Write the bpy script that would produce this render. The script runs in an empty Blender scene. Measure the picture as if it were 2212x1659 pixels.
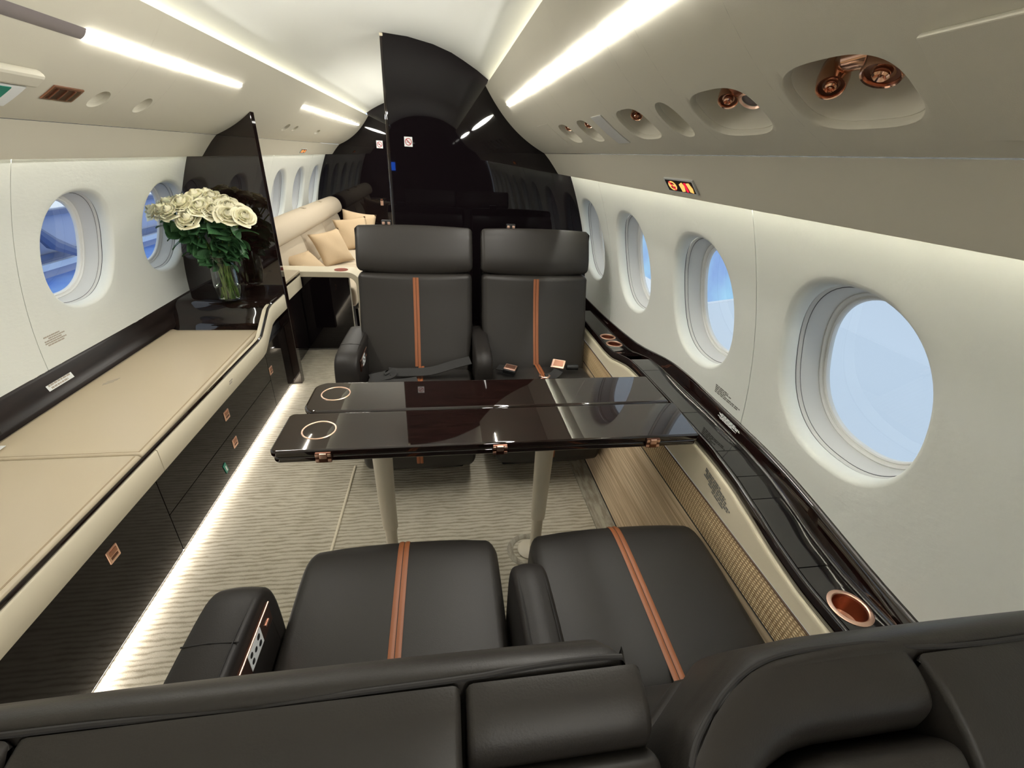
import bpy, bmesh, math, random
import numpy as np
from mathutils import Vector, Matrix, Quaternion
random.seed(7)
S = bpy.context.scene
COL = S.collection
PI = math.pi

# ---------------------------------------------------------------- camera
cam_d = bpy.data.cameras.new('camera')
cam = bpy.data.objects.new('camera', cam_d); COL.objects.link(cam)
CAMROT = ((0.98879117, -0.02154137, 0.147743), (-0.14094887, -0.46107784, 0.87609397), (0.04924876, -0.88709819, -0.45894593))
m = Matrix.Identity(4)
for i in range(3):
    m[i][0] = CAMROT[i][0]; m[i][1] = -CAMROT[i][1]; m[i][2] = -CAMROT[i][2]
m[0][3], m[1][3], m[2][3] = 0.27, 0.0, 1.38
cam.matrix_world = m
cam_d.sensor_width = 36.0; cam_d.sensor_fit = 'HORIZONTAL'; cam_d.lens = 951.0/2212*36
cam_d.clip_start = 0.01; cam_d.clip_end = 200
S.camera = cam

# ---------------------------------------------------------------- world, view, render quality
w = bpy.data.worlds.new('world'); S.world = w; w.use_nodes = True
bg = w.node_tree.nodes['Background']; bg.inputs[0].default_value = (0.76, 0.86, 0.96, 1); bg.inputs[1].default_value = 0.122
S.view_settings.view_transform = 'Standard'; S.view_settings.look = 'None'
S.view_settings.gamma = 1.0; S.view_settings.use_curve_mapping = False
S.view_settings.exposure = 3.12
S.cycles.use_denoising = True
S.cycles.max_bounces = 10; S.cycles.diffuse_bounces = 5; S.cycles.glossy_bounces = 6; S.cycles.transparent_max_bounces = 12
S.cycles.sample_clamp_indirect = 6.0
COVE_E, SLAT_E, WASH_E, FLOOR_E = 4.0, 12.0, 27.0, 2.4
LIGHTCOL = (1.0, 0.97, 0.89)

# ---------------------------------------------------------------- materials
def mat(name, col, rough=0.5, metal=0.0, coat=0.0, spec=0.5, emit=None, es=0.0):
    m = bpy.data.materials.new(name); m.use_nodes = True
    b = m.node_tree.nodes['Principled BSDF']
    b.inputs['Base Color'].default_value = (*col, 1); b.inputs['Roughness'].default_value = rough
    b.inputs['Metallic'].default_value = metal; b.inputs['Coat Weight'].default_value = coat
    b.inputs['Coat Roughness'].default_value = 0.02
    b.inputs['Specular IOR Level'].default_value = spec
    if emit: b.inputs['Emission Color'].default_value = (*emit, 1); b.inputs['Emission Strength'].default_value = es
    return m
def nodes(m): return m.node_tree.nodes, m.node_tree.links, m.node_tree.nodes['Principled BSDF']
def coords(m, scale=(1, 1, 1)):
    n, l, b = nodes(m)
    t = n.new('ShaderNodeTexCoord'); mp = n.new('ShaderNodeMapping'); mp.inputs['Scale'].default_value = scale
    l.new(t.outputs['Object'], mp.inputs[0]); return mp.outputs[0]
def noise_bump(m, scale=400, strength=0.2, dist=0.002, aniso=(1, 1, 1), detail=2):
    n, l, b = nodes(m)
    x = n.new('ShaderNodeTexNoise'); x.inputs['Scale'].default_value = scale; x.inputs['Detail'].default_value = detail
    l.new(coords(m, aniso), x.inputs['Vector'])
    bp = n.new('ShaderNodeBump'); bp.inputs['Strength'].default_value = strength; bp.inputs['Distance'].default_value = dist
    l.new(x.outputs[0], bp.inputs['Height']); l.new(bp.outputs[0], b.inputs['Normal'])
    return m
def noise_col(m, c0, c1, scale=6, aniso=(1, 1, 1), lo=0.35, hi=0.65, detail=4):
    n, l, b = nodes(m)
    x = n.new('ShaderNodeTexNoise'); x.inputs['Scale'].default_value = scale; x.inputs['Detail'].default_value = detail
    l.new(coords(m, aniso), x.inputs['Vector'])
    r = n.new('ShaderNodeValToRGB'); r.color_ramp.elements[0].position = lo; r.color_ramp.elements[1].position = hi
    r.color_ramp.elements[0].color = (*c0, 1); r.color_ramp.elements[1].color = (*c1, 1)
    l.new(x.outputs[0], r.inputs[0]); l.new(r.outputs[0], b.inputs['Base Color'])
    return m

PANEL = noise_bump(mat('ivory suede panel', (0.60, 0.57, 0.475), 0.75, spec=0.25), 900, 0.12, 0.001)
DOME = noise_bump(mat('white ceiling liner', (0.74, 0.755, 0.715), 0.7, spec=0.25), 500, 0.08, 0.001)
WALL = noise_bump(mat('off white sidewall vinyl', (0.745, 0.765, 0.725), 0.55, spec=0.4), 48, 0.22, 0.003, (1, 1, 2.2), 5)
REVEAL = mat('pale grey window reveal', (0.62, 0.62, 0.60), 0.45)
RING = mat('window ring white', (0.74, 0.74, 0.72), 0.4)
GASKET = mat('dark window gasket', (0.10, 0.10, 0.11), 0.5)
LACQ = noise_col(mat('black brown lacquer', (0.010, 0.006, 0.005), 0.035, coat=0.0, spec=0.55), (0.006, 0.004, 0.004), (0.016, 0.008, 0.006), 5, (1, 8, 8))
LACQ2 = noise_col(mat('gloss ebony veneer', (0.02, 0.008, 0.006), 0.03, coat=0.6, spec=0.6), (0.006, 0.003, 0.0025), (0.015, 0.006, 0.005), 7, (2, 30, 10))
RAILM = noise_col(mat('satin dark rail', (0.014, 0.010, 0.008), 0.33, spec=0.35), (0.010, 0.007, 0.006), (0.02, 0.013, 0.011), 5, (8, 1, 8))
LIDM = mat('black lid lacquer', (0.008, 0.006, 0.006), 0.05, coat=0.5, spec=0.8)
DOORM = mat('dark sideboard gloss', (0.007, 0.005, 0.005), 0.05, spec=0.27)
BULK = mat('black bulkhead gloss', (0.006, 0.004, 0.005), 0.02, spec=0.36)
LEATH = noise_bump(mat('charcoal leather', (0.0225, 0.0195, 0.0168), 0.46, spec=0.33), 520, 0.16, 0.0012, detail=3)
LEATH2 = noise_bump(mat('dark brown leather', (0.0155, 0.0128, 0.0112), 0.48, spec=0.3), 520, 0.16, 0.0012, detail=3)
ORANGE = noise_bump(mat('cognac leather', (0.26, 0.082, 0.026), 0.5), 500, 0.15, 0.001)
SEAM = mat('dark seam', (0.012, 0.010, 0.009), 0.7)
CREAM = noise_bump(mat('cream leather', (0.48, 0.40, 0.28), 0.34, spec=0.5), 420, 0.12, 0.0012, detail=3)
CREAMTRIM = noise_bump(mat('cream trim leather', (0.68, 0.61, 0.46), 0.5), 420, 0.1, 0.001)
STITCH = mat('tan stitching', (0.34, 0.26, 0.16), 0.8)
SOFA = noise_bump(mat('oatmeal upholstery', (0.55, 0.47, 0.36), 0.85, spec=0.2), 260, 0.35, 0.002)
PILLOW = noise_bump(mat('sand cushion velvet', (0.56, 0.42, 0.27), 0.9, spec=0.2), 160, 0.5, 0.003)
COPPER = mat('rose gold', (0.95, 0.63, 0.49), 0.34, metal=1.0)
COPPERB = noise_bump(mat('brushed copper', (0.50, 0.25, 0.17), 0.30, metal=1.0), 60, 0.15, 0.001, (1, 14, 14))
NOZ = mat('polished copper nozzle', (0.74, 0.44, 0.31), 0.16, metal=1.0)
COPDARK = mat('dark bronze', (0.20, 0.09, 0.06), 0.3, metal=1.0)
BLACK = mat('black plastic', (0.012, 0.012, 0.013), 0.4)
WEB = noise_bump(mat('charcoal webbing', (0.026, 0.025, 0.024), 0.7, spec=0.25), 300, 0.4, 0.001, (1, 4, 1))
LEG = mat('sand painted metal', (0.60, 0.54, 0.42), 0.4)
WHITE = mat('white print', (0.78, 0.80, 0.80), 0.5)
PRINT = mat('grey print', (0.16, 0.155, 0.14), 0.7)
PRINTP = mat('faded print', (0.42, 0.37, 0.31), 0.7)
RED = mat('sign red', (0.42, 0.06, 0.07), 0.5)
GREEN = mat('sign green', (0.01, 0.22, 0.15), 0.4)
DIFF = mat('lamp diffuser unlit', (0.22, 0.19, 0.19), 0.35)
CHAR = mat('dark liner', (0.03, 0.03, 0.03), 0.8)
SHADE = mat('window shade fabric', (0.60, 0.60, 0.58), 0.8)
def emis(name, col, s):
    m = bpy.data.materials.new(name); m.use_nodes = True; nt = m.node_tree
    nt.nodes.remove(nt.nodes['Principled BSDF'])
    e = nt.nodes.new('ShaderNodeEmission'); e.inputs[0].default_value = (*col, 1); e.inputs[1].default_value = s
    nt.links.new(e.outputs[0], nt.nodes['Material Output'].inputs[0]); return m
COVE_M = emis('cove led', LIGHTCOL, COVE_E)
SLAT_M = emis('reading wash lamp', (1.0, 0.97, 0.90), SLAT_E)
WASH_M = emis('window wash led', (1.0, 1.0, 0.97), WASH_E)
WASH_L = emis('window wash led dim', (1.0, 1.0, 0.97), WASH_E*.48)
FLOOR_M = emis('floor led', (1.0, 0.935, 0.88), FLOOR_E)
SIGN_Y = emis('amber sign glyph', (1.0, 0.46, 0.12), 0.17)
SIGN_R = emis('red sign glyph', (1.0, 0.02, 0.06), 0.12)
SCREEN = emis('blue screen', (0.02, 0.16, 1.0), 1.2)
HALLAMP = emis('hall lamp', (1, 1, 1), 1.2)

def thin_glass(name, tint=(0.94, 0.97, 0.99)):
    m = bpy.data.materials.new(name); m.use_nodes = True; nt = m.node_tree; n = nt.nodes; l = nt.links
    n.remove(n['Principled BSDF'])
    t = n.new('ShaderNodeBsdfTransparent'); t.inputs[0].default_value = (*tint, 1)
    g = n.new('ShaderNodeBsdfGlossy'); g.inputs['Roughness'].default_value = 0.02
    lw = n.new('ShaderNodeLayerWeight'); lw.inputs[0].default_value = 0.5
    pw = n.new('ShaderNodeMath'); pw.operation = 'POWER'; l.new(lw.outputs['Facing'], pw.inputs[0]); pw.inputs[1].default_value = 5.0
    f = n.new('ShaderNodeMath'); f.operation = 'MULTIPLY_ADD'; l.new(pw.outputs[0], f.inputs[0]); f.inputs[1].default_value = 0.94; f.inputs[2].default_value = 0.05
    mx = n.new('ShaderNodeMixShader'); l.new(f.outputs[0], mx.inputs[0]); l.new(t.outputs[0], mx.inputs[1]); l.new(g.outputs[0], mx.inputs[2])
    l.new(mx.outputs[0], n['Material Output'].inputs[0]); return m
PANE = thin_glass('window acrylic')
GLASS = mat('vase glass', (0.96, 0.99, 0.97), 0.0); nodes(GLASS)[2].inputs['Transmission Weight'].default_value = 1.0; nodes(GLASS)[2].inputs['IOR'].default_value = 1.45
WATER = mat('vase water', (0.86, 0.93, 0.74), 0.0); nodes(WATER)[2].inputs['Transmission Weight'].default_value = 1.0; nodes(WATER)[2].inputs['IOR'].default_value = 1.33
PETAL = noise_col(mat('ivory rose petal', (0.85, 0.80, 0.58), 0.6, spec=0.3), (0.80, 0.76, 0.52), (0.90, 0.86, 0.68), 30)
nodes(PETAL)[2].inputs['Subsurface Weight'].default_value = 0.15; nodes(PETAL)[2].inputs['Subsurface Radius'].default_value = (0.01, 0.008, 0.004)
LEAF = noise_col(mat('rose leaf', (0.03, 0.09, 0.035), 0.45), (0.025, 0.085, 0.034), (0.07, 0.18, 0.065), 25)
STEM = noise_col(mat('rose stem', (0.15, 0.26, 0.05), 0.5), (0.10, 0.20, 0.035), (0.24, 0.34, 0.08), 40)

# carpet: cut ridges running across the aisle
CARPET = mat('ribbed beige carpet', (0.46, 0.40, 0.30), 0.95, spec=0.1)
def ridge(m, c0, c1, aniso, bump=0.5, bd=0.004, lo=.36, hi=.62, fine=.30, wave=0):
    n, l, b = nodes(m)
    x = n.new('ShaderNodeTexNoise'); x.inputs['Scale'].default_value = 1.0; x.inputs['Detail'].default_value = 3.5; x.inputs['Roughness'].default_value = .5
    x.inputs['Distortion'].default_value = .3
    l.new(coords(m, aniso), x.inputs['Vector'])
    if wave:
        wv = n.new('ShaderNodeTexWave'); wv.bands_direction = 'Y'; wv.inputs['Scale'].default_value = 0.314/wave; wv.inputs['Distortion'].default_value = 4.2
        wv.inputs['Detail'].default_value = 3; wv.inputs['Detail Scale'].default_value = 1.1; wv.inputs['Detail Roughness'].default_value = .55
        l.new(coords(m, (.55, 1, 1)), wv.inputs['Vector'])
        pw = n.new('ShaderNodeMath'); pw.operation = 'POWER'; l.new(wv.outputs[1], pw.inputs[0]); pw.inputs[1].default_value = .45
        xs_ = n.new('ShaderNodeMath'); xs_.operation = 'MULTIPLY_ADD'; l.new(x.outputs[0], xs_.inputs[0]); xs_.inputs[1].default_value = .55; xs_.inputs[2].default_value = -.035
        wm = n.new('ShaderNodeMath'); wm.operation = 'MULTIPLY_ADD'; l.new(pw.outputs[0], wm.inputs[0]); wm.inputs[1].default_value = .34; l.new(xs_.outputs[0], wm.inputs[2]); x = wm
    nz = n.new('ShaderNodeTexNoise'); nz.inputs['Scale'].default_value = 330; nz.inputs['Detail'].default_value = 3; l.new(coords(m), nz.inputs['Vector'])
    mx = n.new('ShaderNodeMath'); mx.operation = 'MULTIPLY_ADD'; l.new(nz.outputs[0], mx.inputs[0]); mx.inputs[1].default_value = fine; l.new(x.outputs[0], mx.inputs[2])
    sb = n.new('ShaderNodeMath'); sb.operation = 'SUBTRACT'; l.new(mx.outputs[0], sb.inputs[0]); sb.inputs[1].default_value = fine*.5
    r = n.new('ShaderNodeValToRGB'); r.color_ramp.elements[0].position = lo; r.color_ramp.elements[1].position = hi
    r.color_ramp.elements[0].color = (*c0, 1); r.color_ramp.elements[1].color = (*c1, 1)
    l.new(sb.outputs[0], r.inputs[0]); l.new(r.outputs[0], b.inputs['Base Color'])
    bp = n.new('ShaderNodeBump'); bp.inputs['Strength'].default_value = bump; bp.inputs['Distance'].default_value = bd
    l.new(sb.outputs[0], bp.inputs['Height']); l.new(bp.outputs[0], b.inputs['Normal'])
ridge(CARPET, (0.30, 0.262, 0.19), (0.55, 0.505, 0.405), (14, 45, 1), .42, .007, .24, .56, .40, .0185)
CARPET2 = mat('carpet edge strip', (0.40, 0.36, 0.28), 0.95, spec=0.1); ridge(CARPET2, (0.28, 0.25, 0.195), (0.43, 0.40, 0.325), (60, 14, 1), .5, .004)
# woven sidewall fabric
WOVEN = mat('tan woven fabric', (0.42, 0.30, 0.17), 0.8, spec=0.2)
def weave(m):
    n, l, b = nodes(m); v = coords(m)
    def wave(axis, per, d):
        wv = n.new('ShaderNodeTexWave'); wv.bands_direction = axis; wv.inputs['Scale'].default_value = 0.314/per; wv.inputs['Distortion'].default_value = d
        wv.inputs['Detail'].default_value = 2; l.new(v, wv.inputs['Vector']); return wv.outputs[1]
    a = wave('Y', 0.0115, 1.2); c = wave('Z', 0.0065, 1.0)
    mx = n.new('ShaderNodeMath'); mx.operation = 'MULTIPLY'; l.new(a, mx.inputs[0]); l.new(c, mx.inputs[1])
    nz = n.new('ShaderNodeTexNoise'); nz.inputs['Scale'].default_value = 5; nz.inputs['Detail'].default_value = 5
    mp = n.new('ShaderNodeMapping'); mp.inputs['Scale'].default_value = (8, 0.6, 26); l.new(v, mp.inputs[0]); l.new(mp.outputs[0], nz.inputs['Vector'])
    ad = n.new('ShaderNodeMath'); ad.operation = 'MULTIPLY_ADD'; l.new(nz.outputs[0], ad.inputs[0]); ad.inputs[1].default_value = 0.55; l.new(mx.outputs[0], ad.inputs[2])
    r = n.new('ShaderNodeValToRGB'); r.color_ramp.elements[0].position = 0.12; r.color_ramp.elements[1].position = 0.95
    r.color_ramp.elements[0].color = (0.28, 0.17, 0.08, 1); r.color_ramp.elements[1].color = (0.85, 0.66, 0.41, 1)
    l.new(ad.outputs[0], r.inputs[0]); l.new(r.outputs[0], b.inputs['Base Color'])
    bp = n.new('ShaderNodeBump'); bp.inputs['Strength'].default_value = 0.7; bp.inputs['Distance'].default_value = 0.003
    l.new(ad.outputs[0], bp.inputs['Height']); l.new(bp.outputs[0], b.inputs['Normal'])
weave(WOVEN)
GRAIN = noise_bump(noise_col(mat('grained tan wall covering', (0.38, 0.28, 0.17), 0.75, spec=0.2), (0.50, 0.36, 0.22), (0.80, 0.64, 0.44), 5, (10, 0.55, 34), 0.36, 0.66, 6), 5, 0.4, 0.003, (10, 0.8, 60), 5)

# ---------------------------------------------------------------- mesh helpers
class M:
    def __init__(s): s.v = []; s.f = []
    def add(s, vs, fs):
        o = len(s.v); s.v += [tuple(p) for p in vs]; s.f += [tuple(i+o for i in f) for f in fs]; return s
    def box(s, x0, x1, y0, y1, z0, z1):
        return s.add([(x, y, z) for x in (x0, x1) for y in (y0, y1) for z in (z0, z1)],
                     [(0, 1, 3, 2), (4, 6, 7, 5), (0, 4, 5, 1), (2, 3, 7, 6), (0, 2, 6, 4), (1, 5, 7, 3)])
    def loft(s, rings, closed=True, cap=True):
        n = len(rings[0]); vs = [p for r in rings for p in r]; fs = []
        for i in range(len(rings)-1):
            for j in range(n if closed else n-1):
                k = (j+1) % n; fs.append((i*n+j, i*n+k, (i+1)*n+k, (i+1)*n+j))
        if cap and closed: fs.append(tuple(range(n-1, -1, -1))); fs.append(tuple((len(rings)-1)*n+j for j in range(n)))
        return s.add(vs, fs)
    def grid(s, fn, us, vs):
        nv = len(vs); P = [fn(u, v) for u in us for v in vs]
        return s.add(P, [(i*nv+j, i*nv+j+1, (i+1)*nv+j+1, (i+1)*nv+j) for i in range(len(us)-1) for j in range(nv-1)])
    def lathe(s, prof, c, ax=(0, 0, 1), n=32, cap=True):
        q = Vector((0, 0, 1)).rotation_difference(Vector(ax).normalized()); c = Vector(c)
        rings = [[tuple(c + q @ Vector((r*math.cos(2*PI*k/n), r*math.sin(2*PI*k/n), h))) for k in range(n)] for r, h in prof]
        return s.loft(rings, True, cap)
    def tube(s, path, r, n=10, cap=True, flat=1.0):
        P = [Vector(p) for p in path]; rings = []; up = None
        for i, p in enumerate(P):
            t = (P[min(i+1, len(P)-1)] - P[max(i-1, 0)]).normalized()
            if up is None: up = t.orthogonal().normalized()
            up = (up - t*up.dot(t)).normalized(); b = t.cross(up)
            rr = r[i] if isinstance(r, (list, tuple)) else r
            rings.append([tuple(p + up*rr*math.cos(2*PI*k/n) + b*rr*flat*math.sin(2*PI*k/n)) for k in range(n)])
        return s.loft(rings, True, cap)
    def prism(s, poly, f0, f1):
        return s.loft([[f0(*p) for p in poly], [f1(*p) for p in poly]], True, True)

def finish(o_mesh, smooth=True, angle=38):
    if smooth:
        for p in o_mesh.polygons: p.use_smooth = True
        try: o_mesh.set_sharp_from_angle(angle=math.radians(angle))
        except Exception: pass
def link(name, me, material, parent=None):
    if material and not me.materials: me.materials.append(material)
    o = bpy.data.objects.new(name, me); COL.objects.link(o)
    if parent is not None:
        o.parent = parent; o.matrix_parent_inverse = pworld(parent).inverted()
    return o
def pworld(o):
    mm = Matrix.LocRotScale(o.location, o.rotation_euler, o.scale)
    return (pworld(o.parent) @ o.matrix_parent_inverse @ mm) if o.parent else mm
def obj(name, mb, material, parent=None, smooth=True, angle=38, bevel=0, seg=2, recalc=True):
    me = bpy.data.meshes.new(name)
    if isinstance(mb, M): me.from_pydata(mb.v, [], mb.f)
    else: mb.to_mesh(me); mb.free()
    bm = bmesh.new(); bm.from_mesh(me)
    if recalc: bmesh.ops.recalc_face_normals(bm, faces=bm.faces)
    if bevel:
        es = [e for e in bm.edges if len(e.link_faces) == 2 and e.calc_face_angle(0) > 0.5]
        bmesh.ops.bevel(bm, geom=es, offset=bevel, segments=seg, profile=0.5, affect='EDGES', clamp_overlap=True)
    bm.to_mesh(me); bm.free()
    finish(me, smooth, angle)
    o = link(name, me, material, parent)
    if bevel and smooth:
        wn_ = o.modifiers.new('weighted', 'WEIGHTED_NORMAL'); wn_.weight = 100; wn_.keep_sharp = True
    return o
def empty(name, loc, parent=None):
    o = bpy.data.objects.new(name, None); o.location = loc; o.empty_display_size = 0.05; COL.objects.link(o)
    return o
def tag(o, label, cat, group=None):
    o['label'] = label; o['category'] = cat
    if group: o['group'] = group
    return o
def thing(name, label, cat, loc, group=None): return tag(empty(name, loc), label, cat, group)
def struct(o): o['kind'] = 'structure'; return o
def lin(a, b, n): return [a + (b-a)*i/(n-1) for i in range(n)]
def chaikin(P, it=2, closed=True, keep=()):
    for _ in range(it):
        Q = []; n = len(P)
        for i in range(n if closed else n-1):
            a, b = P[i], P[(i+1) % n]
            Q.append(tuple(a[k]*.75+b[k]*.25 for k in range(len(a)))); Q.append(tuple(a[k]*.25+b[k]*.75 for k in range(len(a))))
        if not closed: Q = [P[0]] + Q + [P[-1]]
        P = Q
    return P
def ccw(P):
    a = sum(P[i][0]*P[(i+1) % len(P)][1]-P[(i+1) % len(P)][0]*P[i][1] for i in range(len(P)))
    return P if a > 0 else P[::-1]
def inset(P, d):
    n = len(P); out = []
    for i in range(n):
        a, b, c = P[i-1], P[i], P[(i+1) % n]
        t1 = Vector((b[0]-a[0], b[1]-a[1])).normalized(); t2 = Vector((c[0]-b[0], c[1]-b[1])).normalized()
        nn = Vector((-(t1.y+t2.y), t1.x+t2.x)); nn = nn.normalized() if nn.length > 1e-6 else Vector((0, 0))
        out.append((b[0]+nn.x*d, b[1]+nn.y*d))
    return out
def pad(P, x0, x1, r, crown=0.0, fy=lambda y: y, nr=5, nm=7, warp=None):
    """upholstered slab: closed side profile P of (y, z) run from x0 to x1 with rolled edges and a crowned middle"""
    P = ccw(P)
    st = [(x0 + r*(1-math.cos(PI/2*k/nr)), r*(1-math.sin(PI/2*k/nr))) for k in range(nr+1)]
    mid = [(x0+r+(x1-x0-2*r)*k/nm, -crown*(1-(2*k/nm-1)**2)) for k in range(1, nm)]
    st = st + mid + [(x1-(x-x0), d) for x, d in st[::-1]]
    rings = []
    for x, d in st:
        ring = [(x, y, z) for y, z in inset(P, d)]
        if warp: ring = [warp(*p) for p in ring]
        rings.append([(x_, fy(y_), z_) for x_, y_, z_ in ring])
    return M().loft(rings)
def rrect(hx, hy, r, n=6):
    P = []
    for cx, cy, a0 in ((hx-r, hy-r, 0), (-hx+r, hy-r, PI/2), (-hx+r, -hy+r, PI), (hx-r, -hy+r, 1.5*PI)):
        for k in range(n+1): P.append((cx+r*math.cos(a0+PI/2*k/n), cy+r*math.sin(a0+PI/2*k/n)))
    return P
def super_oval(a, b, p, ang):
    c, s = math.cos(ang), math.sin(ang)
    k = (abs(c/a)**p + abs(s/b)**p)**(-1/p); return (k*c, k*s)

def tile_hole(fn, nrm, u0, u1, v0, v1, uc, vc, a, b, p, ts=(0, .25, .5, .7, .86, 1.0), depth=(), n=24):
    """a patch of the surface fn(u,v) with an oval hole; depth: (scale, distance along -normal) rings going into the hole.
    returns (mesh of patch, list of rings going in)"""
    per = []
    for k in range(n): per.append((u0+(u1-u0)*k/n, v0))
    for k in range(n): per.append((u1, v0+(v1-v0)*k/n))
    for k in range(n): per.append((u1-(u1-u0)*k/n, v1))
    for k in range(n): per.append((u0, v1-(v1-v0)*k/n))
    ov = []
    for (u, v) in per:
        # even spread round the oval
        du, dv = (u-uc)/((u1-u0)/2), (v-vc)/((v1-v0)/2)
        x, y = super_oval(a, b, p, math.atan2(dv*b, du*a)); ov.append((uc+x, vc+y))
    rings = [[fn(pu+(ou-pu)*t, pv+(ov_-pv)*t) for (pu, pv), (ou, ov_) in zip(per, ov)] for t in ts]
    inn = []
    for sc, d in depth:
        ring = []
        for (ou, ov_) in ov:
            q = Vector(fn(uc+(ou-uc)*sc, vc+(ov_-vc)*sc)); ring.append(tuple(q + nrm*d))
        inn.append(ring)
    return rings, inn
# ================================================================ CABIN SHELL
Y0, YB, YP, Y1 = -2.8, 2.71, 2.705, 5.74
_wz = np.array([1.294, 1.174, 1.02, .95, .87, .75, .62, .5, .40]); _wx = np.array([1.0, 1.052, 1.101, 1.119, 1.137, 1.157, 1.165, 1.163, 1.155])
_wp = np.polyfit(_wz, _wx, 3)
def wx(z): return float(np.polyval(_wp, z))
_ov = np.polyfit([.503, .535, .582, .640, .713, .775, .837], [1.695, 1.648, 1.588, 1.530, 1.470, 1.434, 1.403], 4)
def oz(x): return float(np.polyval(_ov, x))
DOMEP = [(0, 1.876), (.12, 1.869), (.241, 1.848), (.33, 1.821), (.388, 1.794), (.46, 1.757), (.515, 1.722), (.56, 1.70), (.60, 1.685)]

# floor
fl = struct(empty('floor', (0, 0, 0)))
obj('carpet', M().grid(lambda u, v: (u, v, 0.0), lin(-1.3, .885, 12), lin(Y0, Y1, 30)), CARPET, fl)
obj('carpet_edge', M().box(.886, 1.0, Y0, YB, -.01, .004), CARPET2, fl)
obj('subfloor', M().box(-1.32, 1.32, Y0-.05, Y1+.05, -.05, -.012), CHAR, fl)
sb = M().tube([(-.176, 1.80, .004), (-.1765, 1.62, .005), (-.178, 1.45, .004), (-.180, 1.15, .005)], .0055, 8)
struct(obj('trim_1', sb, CREAMTRIM))
obj('carpet_ring', M().lathe([(.058, 0), (.066, .008), (.074, .009), (.080, .003), (.082, 0)], (.575, 1.215, .001), n=36, cap=False), CARPET2, fl)

# sidewalls made of window panels
wn = [0]
def wall_side(side, name, y_centres, per_panel, close=()):
    w_ = struct(empty(name, (side*1.16, 0, 0)))
    zb, zt, zc = .40, 1.298, .978
    fn = lambda y, z: (side*wx(z), y, z)
    nz = wx(zc-.05)-wx(zc+.05); nrm = Vector((side, 0, .02)).normalized()
    for gi in range(0, len(y_centres), per_panel):
        grp = y_centres[gi:gi+per_panel]
        mb = M()
        for k, yc in enumerate(grp):
            y0 = yc-.295+(0.0012 if k == 0 else 0); y1 = yc+.295-(0.0012 if k == len(grp)-1 else 0)
            rings, inn = tile_hole(fn, nrm, y0, y1, zb, zt, yc, zc, .198, .2225, 2.35,
                                   depth=[(.985, .0008), (.965, .0035), (.945, .009), (.93, .017), (.922, .028), (.920, .04)])
            mb.loft(rings+inn, True, False)
            # window furniture
            wn[0] += 1
            wo = struct(empty('window_%d' % wn[0], (side*(wx(zc)+.03), yc, zc)))
            def rr(dl): return tile_hole(fn, nrm, y0, y1, zb, zt, yc, zc, .198, .2225, 2.35, depth=dl)[1]
            obj('gasket', M().loft(rr([(.945, .034), (.945, .050), (.90, .052)]), True, False), GASKET, wo)
            obj('reveal', M().loft(rr([(.950, .046), (.925, .043), (.912, .048), (.895, .062), (.872, .085), (.856, .098), (.85, .102)]), True, False), REVEAL, wo)
            obj('ring_frame', M().loft(rr([(.855, .098), (.845, .097), (.825, .101), (.822, .104), (.815, .105), (.800, .103), (.785, .106), (.780, .116)]), True, False), RING, wo)
            obj('pane_seal', M().loft(rr([(.826, .1055), (.812, .1062)]), True, False), GASKET, wo)
            pr = rr([(.80, .112)])[0]
            obj('pane', M().add(pr, [tuple(range(len(pr)))]), PANE, wo)
            if yc in close:
                pr = rr([(.80, .108), (.80, .111)])
                zlo = zc - .06
                obj('shade', M().loft(pr, True, True), SHADE, wo)
            # outer skin ring that closes the gap behind the panel
            obj('outer_skin', M().loft(rr([(.80, .113), (1.1, .115), (1.25, .06)]), True, False), GASKET, wo)
        # end returns
        for yy in (grp[0]-.295+.0012, grp[-1]+.295-.0012):
            mb.grid(lambda u, z: (side*(wx(z)+u), yy, z), [0, .006, .03], lin(zb, zt, 16))
        # top return behind the light slot
        mb.grid(lambda y, t: (side*(1.0-.05*t)if t > 0 else side*wx(zt), y, zt+.05*t), [grp[0]-.295, grp[-1]+.295], [0, 1])
        obj('side_panel', mb, WALL, w_, angle=50)
    return w_
wall_side(1, 'wall_right', [.735+.59*k for k in range(-5, 9)], 2, close=())
wall_side(-1, 'wall_left', [1.965+.59*k for k in range(-8, 7)], 2, close=())

# ceiling: centre dome, two overhead panels, valances, cove channels
ce = struct(empty('ceiling', (0, 0, 1.876)))
full = [(-x, z) for x, z in DOMEP[::-1]][:-1] + DOMEP
obj('dome_panel', M().grid(lambda y, i: (full[i][0], y, full[i][1]), [Y0, 0, 1.5, 2.7, 4, Y1], range(len(full))), DOME, ce, angle=60)
# outer shell that keeps daylight out of the ceiling void
sh = [(1.06, 1.24), (1.06, 1.45), (.8, 1.72), (.65, 1.85), (0, 1.96)]; shf = sh + [(-x, z) for x, z in sh[::-1][1:]]
obj('outer_shell', M().grid(lambda y, i: (shf[i][0], y, shf[i][1]), [Y0-.1, Y1+.1], range(len(shf))), CHAR, ce)

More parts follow.
